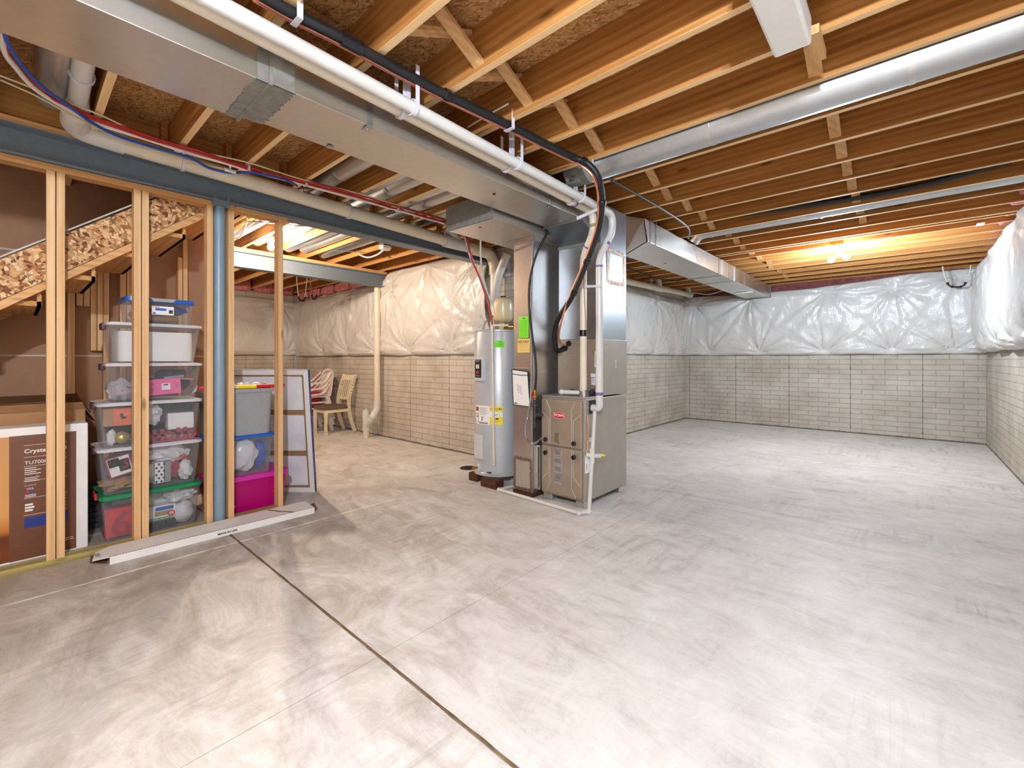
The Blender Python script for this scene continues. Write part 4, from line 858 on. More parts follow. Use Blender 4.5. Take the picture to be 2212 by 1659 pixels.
MB().lathe(c, (0, 0, -1), [(.011, 0), (.011, .03), (.022, .034), (.022, .06), (.011, .064), (.011, .1), (.018, .104), (.018, .16), (.011, .165), (.011, .215), (.015, .218), (.015, .25)], 12).tube([c + Vector((0, 0, -.13)), c + Vector((.075, .02, -.13))], .011, 10).lathe(c + Vector((.03, .008, -.13)), (1, .2, 0), [(.017, 0), (.017, .03)], 10).build('iron_pipe', M['bpipe'], gl)
fx = [P(1156, 486, Y=3.2), P(1152, 530, Y=3.13), P(1149, 600, Y=3.125), P(1146, 680, Y=3.125), P(1148, 760, Y=3.125), P(1147, 850, Y=3.10), P(1141, 895, Y=3.10), P(1135, 925, Y=3.10), P(1138, 948, Y=3.10), P(1150, 958, Y=3.10), P(1162, 953, Y=3.12), P(1172, 944, Y=3.2)]
fc = T('flex_conduit', 'silver corrugated metal conduit hanging beside the black gas line', 'conduit', fx[5]); sp = smooth(fx, 16)
MB().tube(sp, [.0098 if i % 2 else .0082 for i in range(len(sp))], 8).build('corrugated_tube', M['steel'], fc)
MB().lathe(P(1139, 905, Y=3.10) + Vector((0, 0, .015)), (0, 0, -1), [(.011, 0), (.014, .004), (.014, .02), (.011, .024)], 10).build('connector', M['steel'], fc)
# floor condensate pipe
cd = T('condensate_pipe', 'white plastic condensate pipe down the furnace side and along the floor', 'drain pipe', (-2.2, 3.06, 0))
rc = .016; zc_ = .018; A0 = P(1298, 1100, Z=zc_); A1 = P(1278, 1110, Z=zc_); A2 = P(1078, 1058, Z=zc_); A3 = P(1110, 1050, Z=zc_)
V = Vector((-1.975, 3.17, 0)); A1 = Vector((-1.99, 3.05, zc_)); 
Vt = Vector((-1.965, 3.25, .83)); Vb = Vector((-1.945, 3.13, zc_))
MB().tube(bend([Vt, Vt + Vector((.0, -.01, -.1)), Vb + Vector((0, .0, .0)), A1, A2, A3], .02, 4), rc, 12).build('pipe', M['pvc'], cd)
for p in (Vb, A1, A2): MB().ball(p, .0225).build('elbow', M['pvc'], cd)
mid = Vt + (Vb - Vt) * .45; MB().tube([mid - Vector((0, 0, .06)), mid + Vector((0, 0, .06))], .021, 12).tube([mid, mid + Vector((-.04, -.03, .01))], .017, 12).tube([mid, mid + Vector((.05, .05, 0))], .017, 12).build('tee_fitting', M['pvc'], cd)
MB().box(mid.x + .045, mid.y + .045, mid.z - .0, mid.x + .085, mid.y + .07, mid.z + .014).build('valve_tag', M['yel'], cd)
# ================================================================ CABLE AND PEX BUNDLE
zc = 2.655
def pex(name, label, cat, pp, r, mat): return tubes(name, label, cat, [P(x, y, Z=z) for x, y, z in pp], r, mat, 8, 6)
def zrun(pts, z): return [(x, y, z) for x, y in pts]
pex('white_water_tube', 'thick white plastic water tube in the bundle hanging below the joists', 'water tube', zrun([(7, 70), (10, 112), (36, 148), (76, 192), (145, 235), (200, 263), (253, 281), (330, 305), (400, 328), (434, 338), (492, 354), (543, 370), (600, 384), (651, 397), (720, 416), (800, 438), (880, 460), (960, 483)], 2.645), .0115, 'wtube')
pex('red_water_tube', 'bright red water tube on the upper side of the hanging bundle', 'water tube', zrun([(16, 90), (22, 122), (44, 150), (86, 188), (150, 226), (200, 252), (253, 270), (330, 297), (400, 318), (434, 327), (500, 350), (561, 368), (640, 388), (700, 401), (778, 422), (860, 446), (960, 474)], 2.66), .009, 'red')
pex('red_water_tube', 'darker red water tube lying beside the white tube in the hanging bundle', 'water tube', zrun([(14, 92), (20, 128), (42, 156), (84, 196), (150, 231), (200, 256), (253, 275), (330, 302), (400, 322), (434, 332), (500, 353), (561, 373), (640, 392), (700, 407), (778, 427), (860, 453), (960, 480)], 2.65), .009, 'red')
pex('blue_water_tube', 'blue water tube sagging below the bundle of red and white tubes', 'water tube', zrun([(10, 66), (18, 95), (52, 147), (92, 188), (155, 234), (200, 266), (253, 293), (320, 315), (370, 329), (416, 343), (452, 363), (496, 373), (543, 373), (615, 388), (642, 402)], 2.628), .0085, 'blue')
pex('cream_cable', 'thin cream electric cable arching above the red tubes', 'cable', zrun([(0, 163), (60, 186), (170, 230), (225, 252), (300, 287), (380, 314), (460, 334), (543, 353), (651, 387), (778, 419), (900, 456), (960, 472)], 2.668), .0055, 'cream')
pex('cream_cable', 'thin cream electric cable running lowest at the left end of the bundle', 'cable', zrun([(0, 172), (80, 208), (150, 246), (220, 280), (300, 311), (400, 345), (480, 364), (520, 371)], 2.64), .005, 'cream')
q = P(497, 369, Z=2.62); vt = T('tube_valve', 'small white plastic valve fitting on the blue water tube', 'valve', q)
MB().tube([q - Vector((0, .035, 0)), q + Vector((0, .035, 0))], .013, 10).build('valve_body', M['white'], vt); MB().tube([q, q + Vector((0, 0, .035))], .007, 8).ball(q + Vector((0, 0, .04)), .012).build('stem', M['white'], vt)
q = P(648, 411, Z=2.62); M1 = MB()
for i in range(3): M1.lathe(q + Vector((0, .008 * i - .008, 0)), (.3, 1, .2), [(.012, 0), (.02, .001), (.02, .006), (.012, .007)], 12, False)
tag(M1.build('tube_coupling', M['steel']), 'bright steel crimp fitting at the end of the blue tube', 'pipe fitting')
for i, (px, py) in enumerate(((398, 324), (536, 364), (660, 396), (858, 452))):
    q = P(px, py, Z=2.655); tag(MB().box(q.x - .024, q.y - .008, 2.634, q.x + .024, q.y + .008, 2.672).box(q.x - .003, q.y - .006, 2.672, q.x + .003, q.y + .006, ZJ).build('tube_clip', M['hang']), 'pale plastic tube clip on the bundle, %s from the left' % ORD[i], 'tube clip', 'clips on the tube bundle')
tubes('black_cable', 'thin black tube swooping from the black refrigerant line to the far duct', 'cable', [P(1290, 372, Z=2.672), P(1370, 417, Z=2.672), P(1440, 458, Z=2.672), P(1478, 484, Z=2.67), P(1490, 500, Z=2.66), P(1487, 515, Z=2.655)], .0085, 'black')
tubes('black_cable', 'black cable slung under the joists behind the far duct', 'cable', [P(1352, 578, Z=2.66), P(1380, 588, Z=2.66), P(1432, 604, Z=2.655), P(1465, 606, Z=2.66), P(1485, 600, Z=2.672)], .011, 'black')
tubes('black_foam_strip', 'sagging black foam strip tucked in a joist bay above the white round duct', 'foam strip', [(-1.3, 5.09, 2.80), (-.8, 5.09, 2.765), (-.35, 5.09, 2.74), (.1, 5.09, 2.74), (.6, 5.09, 2.80)], .028, 'black')
tubes('white_cable', 'thin white cable stapled across the joists near the furnace vent pipes', 'cable', [P(1010, 275, Y=1.9), P(1055, 248, Y=1.9), P(1098, 224, Y=1.9)], .005, 'white')
tubes('white_cable', 'thin white cable on a joist face beyond the trunk duct', 'cable', [P(722, 404, Y=2.30), P(770, 392, Y=2.30), P(830, 366, Y=2.30)], .005, 'white')
# white wrapped box and small ceiling things
wb = tag(MB().box(-.44, 1.62, 2.60, -.30, 2.245, 2.72).build('wrapped_box', M['white'], bevel=.012), 'white boxed cover fixed under the joists at the top of the room', 'boxed cover')
q = P(1768, 110, Z=2.64); tag(MB().box(-.325, 2.25, 2.645, -.275, 2.47, 2.684).build('support_cleat', M['brace']), 'short pale wood cleat behind the white boxed cover', 'wood cleat')
q = P(2118, 484, Z=ZJ); tag(MB().box(q.x - .03, q.y - .07, ZJ - .004, q.x + .03, q.y + .07, ZJ).build('nail_plate', M['white']), 'small white metal guard plate nailed under a joist near the right wall', 'metal plate')
def cloop(label, a, c, zb, mat1):
    g = T('hanging_tube_loop', label, 'tube loop', (a + c) / 2); m = (a + c) / 2; r = (c - a) / 2
    MB().tube(smooth([a, a + Vector((0, 0, -.12)) + r * .1, m - r * .62 + Vector((0, 0, zb - m.z + .05))]), .008, 8).tube(smooth([c, c + Vector((0, 0, -.12)) - r * .1, m + r * .62 + Vector((0, 0, zb - m.z + .05))]), .008, 8).build('tube', M[mat1], g)
    MB().tube(smooth([m - r * .7 + Vector((0, 0, zb - m.z + .07)), m - r * .45 + Vector((0, 0, zb - m.z + .015)), m + Vector((0, 0, zb - m.z)), m + r * .45 + Vector((0, 0, zb - m.z + .015)), m + r * .7 + Vector((0, 0, zb - m.z + .07))]), .011, 8).build('black_hose', M['black'], g)
    for k_ in (-.62, -.3, .3, .62): MB().ball(m + r * k_ + Vector((0, 0, zb - m.z + .05 * (abs(k_) > .5) + .004)), .018).build('clamp', M['black'], g)
cloop('white and black tube loop hanging by the far right corner', P(2036, 575, Y=9.35), P(2097, 573, Y=9.35), P(2065, 620, Y=9.35).z, 'wtube')
cloop('white tube loop hanging below the farther steel beam, left of the red one', P(641, 598, X=-7.6), P(663, 600, X=-7.6), P(652, 650, X=-7.6).z, 'wtube')
cloop('red and black tube loop hanging below the farther steel beam', P(671, 600, X=-7.4), P(686, 602, X=-7.4), P(679, 646, X=-7.4).z, 'red')
# ivory pipe along the far side wall
g = T('wall_drain_pipe', 'ivory drain pipe with fittings along the wall behind the furnace', 'drain pipe', (XL + .2, 7, 2.5))
a, c = P(1345, 606, X=XL + .2), P(1492, 637, X=XL + .2)
MB().tube([a - (c - a) * .3, c], .05, 16).build('pipe', M['pvcb'], g)
for f in (.47, .96):
    q = a + (c - a) * f; MB().tube([q - (c - a).normalized() * .1, q + (c - a).normalized() * .12], .06, 16).tube([q, q + Vector((.0, -.03, .16))], .05, 14).build('fitting', M['pvc'], g)
q = a + (c - a) * .36; b = MB(); ring(b, q, c - a, .05); b.box(q.x - .01, q.y - .01, q.z, q.x + .01, q.y + .01, ZJ); b.build('pipe_hanger', M['hang'], g)
jb = P(1364, 553, Z=2.60); tag(MB().box(jb.x - .05, jb.y - .05, 2.58, jb.x + .05, jb.y + .05, ZJ).build('junction_box', M['steelb'], bevel=.004), 'small grey junction box under the joists right of the plenum', 'junction box')
tubes('white_cable', 'slack white cable drooping by the end of the ivory wall pipe', 'cable', [P(1496, 632, Y=9.0), P(1530, 636, Y=9.0), P(1560, 628, Y=9.0), P(1590, 618, Y=9.0)], .007, 'white')
fd = T('floor_drain', 'round dark floor drain left of the water heater', 'floor drain', (-3.82, 3.52, 0))
MB().lathe((-3.82, 3.52, -.004), (0, 0, 1), [(.1, 0), (.1, .008), (.085, .01)], 28).build('cover', M['iron'], fd)
b = MB()
for i in range(-3, 4): b.box(-3.82 - .06, 3.52 + i * .018 - .003, .006, -3.82 + .06, 3.52 + i * .018 + .003, .0085)
b.build('grate_bar', M['black'], fd)
# ================================================================ STUD WALL
SX0, SX1 = -4.0, -3.911
def stud(y0, y1, label, z0=.038, z1=2.425, x0=SX0, x1=SX1, mat='stud', grp='studs of the open framed wall', name='wall_stud'):
    return tag(MB().box(x0, y0, z0, x1, y1, z1).build(name, M[mat], bevel=.0025), label, 'wall stud', grp)
stud(.124, .162, 'left board of the doubled stud in front of the television carton')
stud(.166, .204, 'right board of the doubled stud in front of the television carton')
stud(.533, .571, 'left board of the doubled stud crossing the stack of clear bins')
stud(.576, .613, 'right board of the doubled stud crossing the stack of clear bins')
stud(.953, .992, 'single stud just left of the blue-grey steel post')
stud(1.094, 1.133, 'single stud just right of the blue-grey steel post')
stud(1.457, 1.496, 'end stud in front of the magenta bin, farthest right of the framed wall')
tag(MB().box(SX0, -1.6, 2.425, SX1, 1.0, 2.4655).build('top_plate', M['joist_y'], bevel=.002), 'long wooden top plate of the framed wall left of the steel post', 'wall plate')
tag(MB().box(SX0, 1.094, 2.425, SX1, 1.53, 2.466).build('top_plate', M['joist_y'], bevel=.002), 'short wooden top plate right of the steel post, above the end stud', 'wall plate')
tag(MB().box(SX0, -1.6, 0, SX1, .995, .038).build('bottom_plate', M['treated'], bevel=.002), 'greenish treated bottom plate of the framed wall beside the white carton', 'wall plate')
tag(MB().box(SX0, 1.092, 0, SX1, 1.5, .038).build('bottom_plate', M['treated'], bevel=.002), 'short bottom plate under the magenta bin opening', 'wall plate')
po = T('steel_post', 'round blue-grey steel post holding up the beam in the framed wall', 'post', (-3.96, 1.043, 0))
MB().tube([(-3.96, 1.043, 0), (-3.96, 1.043, 2.44)], .0415, 24).build('shaft', M['pole'], po)
b = MB(); b.box(-4.03, .985, 2.44, -3.89, 1.10, 2.468)
for y in (1.0, 1.086): b.prism([(-3.888, y - .012, 2.43), (-3.888, y + .012, 2.43), (-3.888, y + .008, 2.51), (-3.888, y - .006, 2.51)], (-.006, 0, 0))
b.build('cap_plate', M['steelb'], po)
for i, (px, py) in enumerate(((509, 447), (600, 469))): # bent nails on the beam flange
    q = P(px, py, X=-3.9); tag(MB().tube([q - Vector((0, 0, .01)), q + Vector((.004, 0, .03))], .0028, 6).build('nail', M['steel']), 'bent nail holding the top plate to the beam, %s' % ('near the steel post' if i == 0 else 'above the end stud'), 'nail')
# studs of the stair's far wall
fs_ = [(.275, .317, .004, 2.05, 'full-height stud farthest left behind the bins, under the stairs'), (.326, .364, 1.704, 2.2, 'first short cut-off stud hanging under the stairs'), (.369, .405, 1.704, 2.23, 'second short cut-off stud hanging under the stairs'), (.41, .447, 1.34, 2.26, 'left of two medium cut studs under the stairs'), (.45, .484, 1.34, 2.29, 'right of two medium cut studs under the stairs'), (.487, .522, .004, 2.32, 'full-height stud just left of the milky storage bin'), (.592, .632, .004, 2.4, 'knotty stud behind the blue-lidded bin'), (.636, .669, .004, 2.43, 'clean stud right of the knotty one behind the blue-lidded bin'), (.993, 1.028, .004, 2.21, 'shorter stud of the pair behind the bins near the steel post'), (1.032, 1.068, .004, 2.75, 'taller stud of the pair behind the bins near the steel post')]
for y0, y1, z0, z1, lab in fs_: stud(y0, y1, lab, z0, z1, -5.098, -5.01, grp='studs under the stairs')
# ================================================================ STAIRS
st = T('staircase', 'wooden basement stairs seen from below with a strand-board side', 'stairs', (-4.5, -.6, 0))
SL = .775
ztop = lambda y: 1.875 + SL * (y + .063); zbot = lambda y: 1.615 + SL * (y + .063)
yb_ = -2.05; ye = 1.26
MB().prism([(-4.045, yb_, zbot(yb_) + .0), (-4.045, .99, zbot(.99)), (-4.045, 1.02, ztop(.99)), (-4.045, yb_, ztop(yb_))], (.02, 0, 0)).build('stringer_board', M['osb'], st)
b = MB(); b.bar((-4.055, yb_, zbot(yb_) - .025), (-4.055, 1.02, zbot(1.02) - .025), .06, .045); b.build('stringer_edge', M['joist_y'], st)
b = MB(); b.bar((-4.05, yb_, ztop(yb_) + .004), (-4.05, 1.0, ztop(1.0) + .004), .03, .009); b.build('top_trim', M['mud'], st)
MB().prism([(-5.0, yb_, zbot(yb_) - .05), (-5.0, 1.2, zbot(1.2) - .05), (-5.0, 1.2, ztop(1.2)), (-5.0, yb_, ztop(yb_))], (.035, 0, 0)).build('far_stringer', M['joist_y'], st)
MB().prism([(-5.097, -1.4, ztop(-1.4) + .13), (-5.097, .03, ztop(.03) + .06), (-5.097, .03, ztop(.03) + .075), (-5.097, -1.4, ztop(-1.4) + .145)], (.004, 0, 0)).build('wall_trim', M['mud'], st) if False else None
rise, run_ = .1938, .25
k0 = int((yb_ + .3) / run_)
for i in range(-7, 5):
    y = .1 + i * run_; z = zbot(y) + .055
    MB().box(-4.965, y - .02, z, -4.085, y + run_ + .01, z + .03).build('tread', M['stair'], st)
    MB().box(-4.965, y + run_ - .012, z + .0, -4.085, y + run_ + .008, z + rise + .01).build('riser', M['stair'], st)
# marker lines on the strand board
for y in (-.03, .18, .42, .8):
    MB().bar((-4.024, y, ztop(y) - .01), (-4.024, y + .1, zbot(y + .1) + .02), .002, .006, up=(1, 0, 0)).build('green_chalk_mark', M['green'], st)
tag(MB().box(-5.097, -.6, 2.098, -5.092, .03, 2.112).build('drywall_tape', M['mud']), 'white strip of drywall tape on the brown wall above the stairs', 'drywall tape')
# ================================================================ STORAGE BINS
def taper(b, x0, y0, x1, y1, z0, z1, k=.93, r=.04, n=4, cap_top=False, wall=.003):
    """open tapered tub with rounded corners and wall thickness"""
    def ringv(z, s, ins):
        cx, cy = (x0 + x1) / 2, (y0 + y1) / 2; hx, hy = (x1 - x0) / 2 * s - ins, (y1 - y0) / 2 * s - ins; vs = []
        for qx, qy, a0 in ((1, 1, 0), (-1, 1, 90), (-1, -1, 180), (1, -1, 270)):
            for j in range(n + 1):
                a = math.radians(a0 + 90 * j / n); vs.append((cx + qx * (hx - r) + r * cos(a), cy + qy * (hy - r) + r * sin(a), z))
        return vs
    R = [ringv(z0, k, 0), ringv(z1, 1, 0), ringv(z1, 1, wall), ringv(z0 + wall, k, wall)]; m = len(R[0]); vs = sum(R, [])
    fs = [[a * m + i, a * m + (i + 1) % m, (a + 1) * m + (i + 1) % m, (a + 1) * m + i] for a in range(3) for i in range(m)]
    fs += [list(range(m))[::-1], [3 * m + i for i in range(m)]]
    return b.add(vs, fs, True)
def slabr(b, x0, y0, x1, y1, z0, z1, r=.04, n=4, k=1.0): # rounded lid slab
    def rv(z, s):
        cx, cy = (x0 + x1) / 2, (y0 + y1) / 2; hx, hy = (x1 - x0) / 2 * s, (y1 - y0) / 2 * s; vs = []
        for qx, qy, a0 in ((1, 1, 0), (-1, 1, 90), (-1, -1, 180), (1, -1, 270)):
            for j in range(n + 1):
                a = math.radians(a0 + 90 * j / n); vs.append((cx + qx * (hx - r) + r * cos(a), cy + qy * (hy - r) + r * sin(a), z))
        return vs
    A, B_ = rv(z0, 1), rv(z1, k); m = len(A)
    return b.add(A + B_, [[i, (i + 1) % m, m + (i + 1) % m, m + i] for i in range(m)] + [list(range(m))[::-1], [m + i for i in range(m)]], True)
def bin_(label, x0, y0, x1, y1, z0, z1, tub, lid, latch=None, k=.92, lidh=.022, grp='plastic storage bins', wallt=.003):
    g = T('storage_bin', label, 'storage bin', ((x0 + x1) / 2, (y0 + y1) / 2, z0), grp)
    b = MB(); taper(b, x0 + .012, y0 + .012, x1 - .012, y1 - .012, z0, z1 - lidh, k, wall=wallt); b.build('tub', M[tub], g)
    b = MB(); slabr(b, x0, y0, x1, y1, z1 - lidh, z1 - .004); slabr(b, x0 + .02, y0 + .02, x1 - .02, y1 - .02, z1 - .004, z1)
    b.build('lid', M[lid], g)
    for yy in (y0, y1):
        if latch: MB().box((x0 + x1) / 2 - .06, yy - .012, z1 - .05, (x0 + x1) / 2 + .06, yy + .012, z1 - .004).build('latch', M[latch], g, bevel=.004)
    return g
BX1, BX0 = -4.052, -4.50
zl = [0, .333, .655, .968, 1.242, 1.528]
bin_('clear bin with a green lid, bottom of the stack behind the doubled stud', BX0, .375, BX1, .962, 0.0, zl[1], 'bin', 'green', 'redp', .9, .03)
bin_('clear white-lidded bin second from the floor, holding a bag with a red bullseye', BX0, .362, BX1, .965, zl[1], zl[2], 'bin', 'lidw', 'maroon', .9)
bin_('clear white-lidded bin third from the floor, holding a crimson letter sign', BX0, .36, BX1, .965, zl[2], zl[3], 'bin', 'lidw', 'maroon', .9)
bin_('clear white-lidded bin fourth from the floor, holding a pink box', BX0, .405, BX1, .965, zl[3], zl[4], 'bin', 'lidw', 'maroon', .9)
bin_('milky bin full of white cloth, just under the blue-lidded bin', BX0, .41, BX1, .962, zl[4], zl[5], 'bin', 'lidw', 'maroon', .88)
g = bin_('small clear bin with a blue lid on top of the stack', BX0 + .05, .505, BX1 - .02, .92, zl[5], 1.715, 'bin', 'bluel', None, .93, .03)
b = MB(); b.prism([(BX1 - .018, .64, 1.712), (BX1 - .018, .80, 1.712), (BX1 - .018, .775, 1.688), (BX1 - .018, .665, 1.688)], (.008, 0, 0)); b.build('lid_handle', M['latch'], g)
sheet('brand_sticker', (BX1 - .030, .655, 1.595), (0, 1, 0), (0, 0, 1), .13, .062, [M['paper'], M['bluel'], M['ink'], M['redp']], g, [(.02, .03, .065, .018, 1), (.1, .012, .024, .026, 2), (.006, .004, .016, .012, 1), (.006, .052, .04, .005, 3)])
# things inside the left stack
def cbox(name, label, cat, c, u, w_, h_, d_, mats, marks=(), bev=.003):
    """box with its printed face centred at c, facing +X side, u = reading direction"""
    c, u = Vector(c), Vector(u).normalized(); up = Vector((0, 0, 1)) if abs(u.z) < .01 else Vector((0, -u.z, u.y)); n_ = u.cross(up)
    b = MB(); o = c - u * w_ / 2 - up * h_ / 2; b.obox(o - n_ * d_, u * w_, up * h_, n_ * d_)
    for (x, y, a, e, i) in marks: b.mat(i).obox(o + u * x * w_ + up * y * h_, u * a * w_, up * e * h_, n_ * .0012)
    return tag(b.build(name, mats), label, cat), o, u, up, n_
U = Vector((0, 1, 0))
def blob(name, label, cat, c, rx, ry, rz, mat, bump=.3, seed=0): return tag(MB().ball(c, rx, ry, rz, 26, 18, bump=bump, seed=seed).build(name, M[mat]), label, cat)
# bottom bin
o, q, u, up, n_ = cbox('red_tin_box', 'red box with a big dark numeral inside the green-lidded bin', 'box', (BX1 - .10, .49, .118), U, .16, .2, .1, [M['redp']]); text('6', q + u * .035 + n_ * .001, u, up, M['ho'], o, h=.175, bold=.02)
o, q, u, up, n_ = cbox('ornament_storage_carton', 'small Christmas storage carton inside the green-lidded bin', 'carton', (BX1 - .085, .72, .098), U, .175, .165, .1, [M['paper'], M['bluel'], M['green'], M['dark'], M['redp'], M['gold']], [(.0, 0, 1, .33, 3), (0, .33, 1, .14, 2), (.3, .78, .62, .16, 1), (.28, .55, .6, .2, 5), (.36, .08, .16, .16, 5), (.62, .08, .12, .2, 5)])
text('Christmas Storage Box', q + u * .006 + up * .06 + n_ * .0025, u, up, M['paper'], o, w=.163, shear=.3, bold=.02)
b = MB(); b.lathe(q + u * .148 + up * .098 + n_ * .001, n_, [(.023, 0), (.023, .0015)], 20); b.build('round_emblem', M['redp'], o); text('68', q + u * .148 + up * .09 + n_ * .003, u, up, M['paper'], o, w=.026, align='C', bold=.02)
blob('white_garland_bag', 'round bag of white fluff inside the green-lidded bin', 'bag', (BX1 - .15, .855, .10), .1, .075, .085, 'bag', .2, 3)
blob('crumpled_white_bag', 'crumpled white bag lying above the white fluff in the green-lidded bin', 'bag', (BX1 - .13, .84, .238), .09, .095, .05, 'bag', .5, 9)
# second bin
o, q, u, up, n_ = cbox('framed_letter_sign', 'blue and pink framed sign with a script letter inside the second bin', 'sign', (BX1 - .075, .487, .52), (0, .97, .22), .135, .14, .015, [M['ho'], M['paper'], M['bluel'], M['mauve']], [(.06, .05, .88, .9, 1), (.08, .5, .45, .43, 2), (.45, .2, .45, .6, 3)]); text('S', q + u * .077 + up * .045 + n_ * .003, u, up, M['ho'], o, h=.06, shear=.4)
blob('brown_paper_filling', 'crumpled brown paper in the bottom left of the second bin', 'paper filling', (BX1 - .14, .5, .39), .1, .1, .04, 'card', .7, 12)
bg = blob('plastic_shopping_bag', 'white shopping bag with a red bullseye inside the second bin', 'bag', (BX1 - .125, .76, .56), .075, .125, .062, 'bag', .55, 21)
ctr = Vector((BX1 - .045, .845, .53)); b = MB(); b.lathe(ctr, (1, 0, 0), [(.013, 0), (.013, .002), (.021, .002), (.021, 0)], 20, False).lathe(ctr, (1, 0, 0), [(.006, 0), (.006, .002)], 12); b.build('bullseye_logo', M['redp'], bg)
o, q, u, up, n_ = cbox('checked_gift_box', 'black and white checked tall box inside the second bin', 'box', (BX1 - .075, .725, .43), U, .1, .165, .06, [M['paper'], M['ink'], M['inkl']], [(.08 + .3 * i + .15 * (j % 2), .05 + .155 * j, .13, .09, 1) for i in range(2) for j in range(6)] + [(.62, 0, .38, 1, 2), (0, 0, .04, 1, 1), (.58, 0, .04, 1, 1), (0, 0, 1, .03, 1), (0, .97, 1, .03, 1)])
blob('red_gift_bag', 'small dark red gift bag behind the checked box in the second bin', 'bag', (BX1 - .12, .80, .44), .04, .04, .07, 'ho', .4, 5)
blob('white_ribbon_bundle', 'bundle of white ribbon at right in the second bin', 'ribbon', (BX1 - .1, .87, .42), .05, .045, .07, 'bag', .4, 17)
# third bin
o, q, u, up, n_ = cbox('orange_label_carton', 'brown carton with an orange label inside the third bin', 'carton', (BX1 - .075, .475, .865), U, .15, .125, .12, [M['card'], M['cush'], M['ink'], M['paper']], [])
M['orange'] = plain('orange_label', (222, 112, 72), .6); b = MB(); b.obox(q + u * .055 + n_ * .001, u * .09, up * .122, n_ * .001); b.build('label', M['orange'], o)
b = MB(); b.obox(q + u * .085 + up * .06 + n_ * .003, u * .02, up * .025, n_ * .001).obox(q + u * .095 + up * .045 + n_ * .003, u * .025, up * .018, n_ * .001); b.build('print', M['ink'], o)
blob('gold_bauble', 'gold bauble in the lower left of the third bin', 'ornament', (BX1 - .1, .5, .715), .045, .045, .045, 'gold', .05, 2)
blob('gold_bauble', 'second gold bauble partly behind the stud in the third bin', 'ornament', (BX1 - .12, .59, .712), .04, .04, .04, 'gold', .05, 4)
blob('white_tissue', 'loose white tissue at left edge of the third bin', 'tissue', (BX1 - .1, .445, .72), .03, .025, .05, 'bag', .4, 6)
b = MB(); x_ = BX1 - .052; yq = .632
for i in range(2): # three-letter crimson sign on a foot rail: H o H o
    y0 = .665 + i * .14
    for (dy, dz, w_, h_) in ((0, .012, .022, .085), (.045, .012, .022, .085), (0, .045, .065, .02)): b.box(x_ - .012, y0 + dy, zl[2] + .008 + dz - .008, x_, y0 + dy + w_, zl[2] + .008 + dz + h_ - .008)
    c = Vector((x_ - .012, y0 + .095, zl[2] + .045)); b.lathe(c, (1, 0, 0), [(.016, 0), (.033, 0), (.033, .012), (.016, .012), (.016, 0)], 20, False)
c = Vector((x_ - .012, .635, zl[2] + .045)); b.lathe(c, (1, 0, 0), [(.016, 0), (.033, 0), (.033, .012), (.016, .012), (.016, 0)], 20, False)
b.box(x_ - .02, .60, zl[2] + .004, x_ + .004, .93, zl[2] + .014); tag(b.build('letter_sign', M['ho']), 'crimson HoHoHo letter sign standing at the front of the third bin', 'sign')
cbox('white_gift_box', 'white box behind the crimson letters in the third bin', 'box', (BX1 - .085, .84, .80), U, .16, .12, .1, [M['paper']])
blob('plush_bundle', 'grey-white cloth bundle at upper left of the third bin', 'cloth', (BX1 - .12, .66, .86), .06, .07, .07, 'bag', .5, 31)
cbox('dark_sparkly_box', 'dark box with tiny sparkles behind the white box in the third bin', 'box', (BX1 - .16, .80, .86), U, .26, .14, .1, [M['dark'], M['ho'], M['paper']], [(random.random() * .95, random.random() * .95, .012, .02, 1 if random.random() < .8 else 2) for _ in range(60)])
# fourth bin
o, q, u, up, n_ = cbox('pink_box', 'bright pink box with a white sticker inside the fourth bin', 'box', (BX1 - .07, .735, 1.065), (0, .997, .06), .2, .115, .1, [M['pinkb'], M['paper'], M['inkl'], M['mauve']], [(.42, .3, .26, .42, 1), (.48, .58, .14, .08, 2), (.1, .25, .1, .2, 3), (.12, .6, .1, .2, 3), (.84, .3, .08, .4, 3)])
blob('wrapped_ornament_bag', 'clear bag of lilac trimmings at the left of the fourth bin', 'bag', (BX1 - .13, .50, 1.05), .09, .075, .07, 'wrap', .4, 41)
blob('lilac_trimming', 'lilac trimming seen inside the clear bag in the fourth bin', 'trimming', (BX1 - .12, .51, 1.045), .06, .055, .05, 'mauve', .5, 43)
for i, (y, z, r) in enumerate(((.62, 1.14, 0), (.80, 1.135, .1), (.86, 1.12, -.1))):
    cbox('flat_card_pack', ('flat pack of cards left of the pink box top', 'flat pack of cards lying above the pink box', 'brown flat pack right of the pink box')[i] + ' in the fourth bin', 'card pack', (BX1 - .1, y, z), (0, 1, r), .12, .014, .08, [M['card' if i == 2 else 'greyb']])
blob('dark_cloth', 'dark cloth behind the pink box in the fourth bin', 'cloth', (BX1 - .22, .8, 1.10), .08, .11, .09, 'dark', .4, 47)
b = MB(); b.prism([(BX1 - .05, .87, .985), (BX1 - .06, .93, 1.02), (BX1 - .08, .945, 1.07), (BX1 - .06, .90, 1.0)], (-.004, 0, 0)); tag(b.build('white_paper_sheet', M['paper']), 'bent white paper sheet at the right end of the fourth bin', 'paper')
M['duskb'] = plain('dusky_blue_cloth', (120, 126, 146), .85, var=.3, nscale=12); M['pale'] = plain('pale_cloth', (214, 212, 214), .85, var=.15, nscale=12)
blob('pale_cloth_bundle', 'pale cloth bundle filling the back of the green-lidded bin', 'cloth', (BX1 - .28, .67, .15), .11, .22, .13, 'pale', .25, 91)
blob('dusky_cloth_bundle', 'dusky blue cloth bundle filling the back of the second bin', 'cloth', (BX1 - .27, .66, .49), .12, .23, .13, 'duskb', .25, 92)
blob('dark_cloth_bundle', 'dark cloth bundle filling the back of the third bin', 'cloth', (BX1 - .30, .66, .80), .09, .23, .12, 'dark', .2, 93)
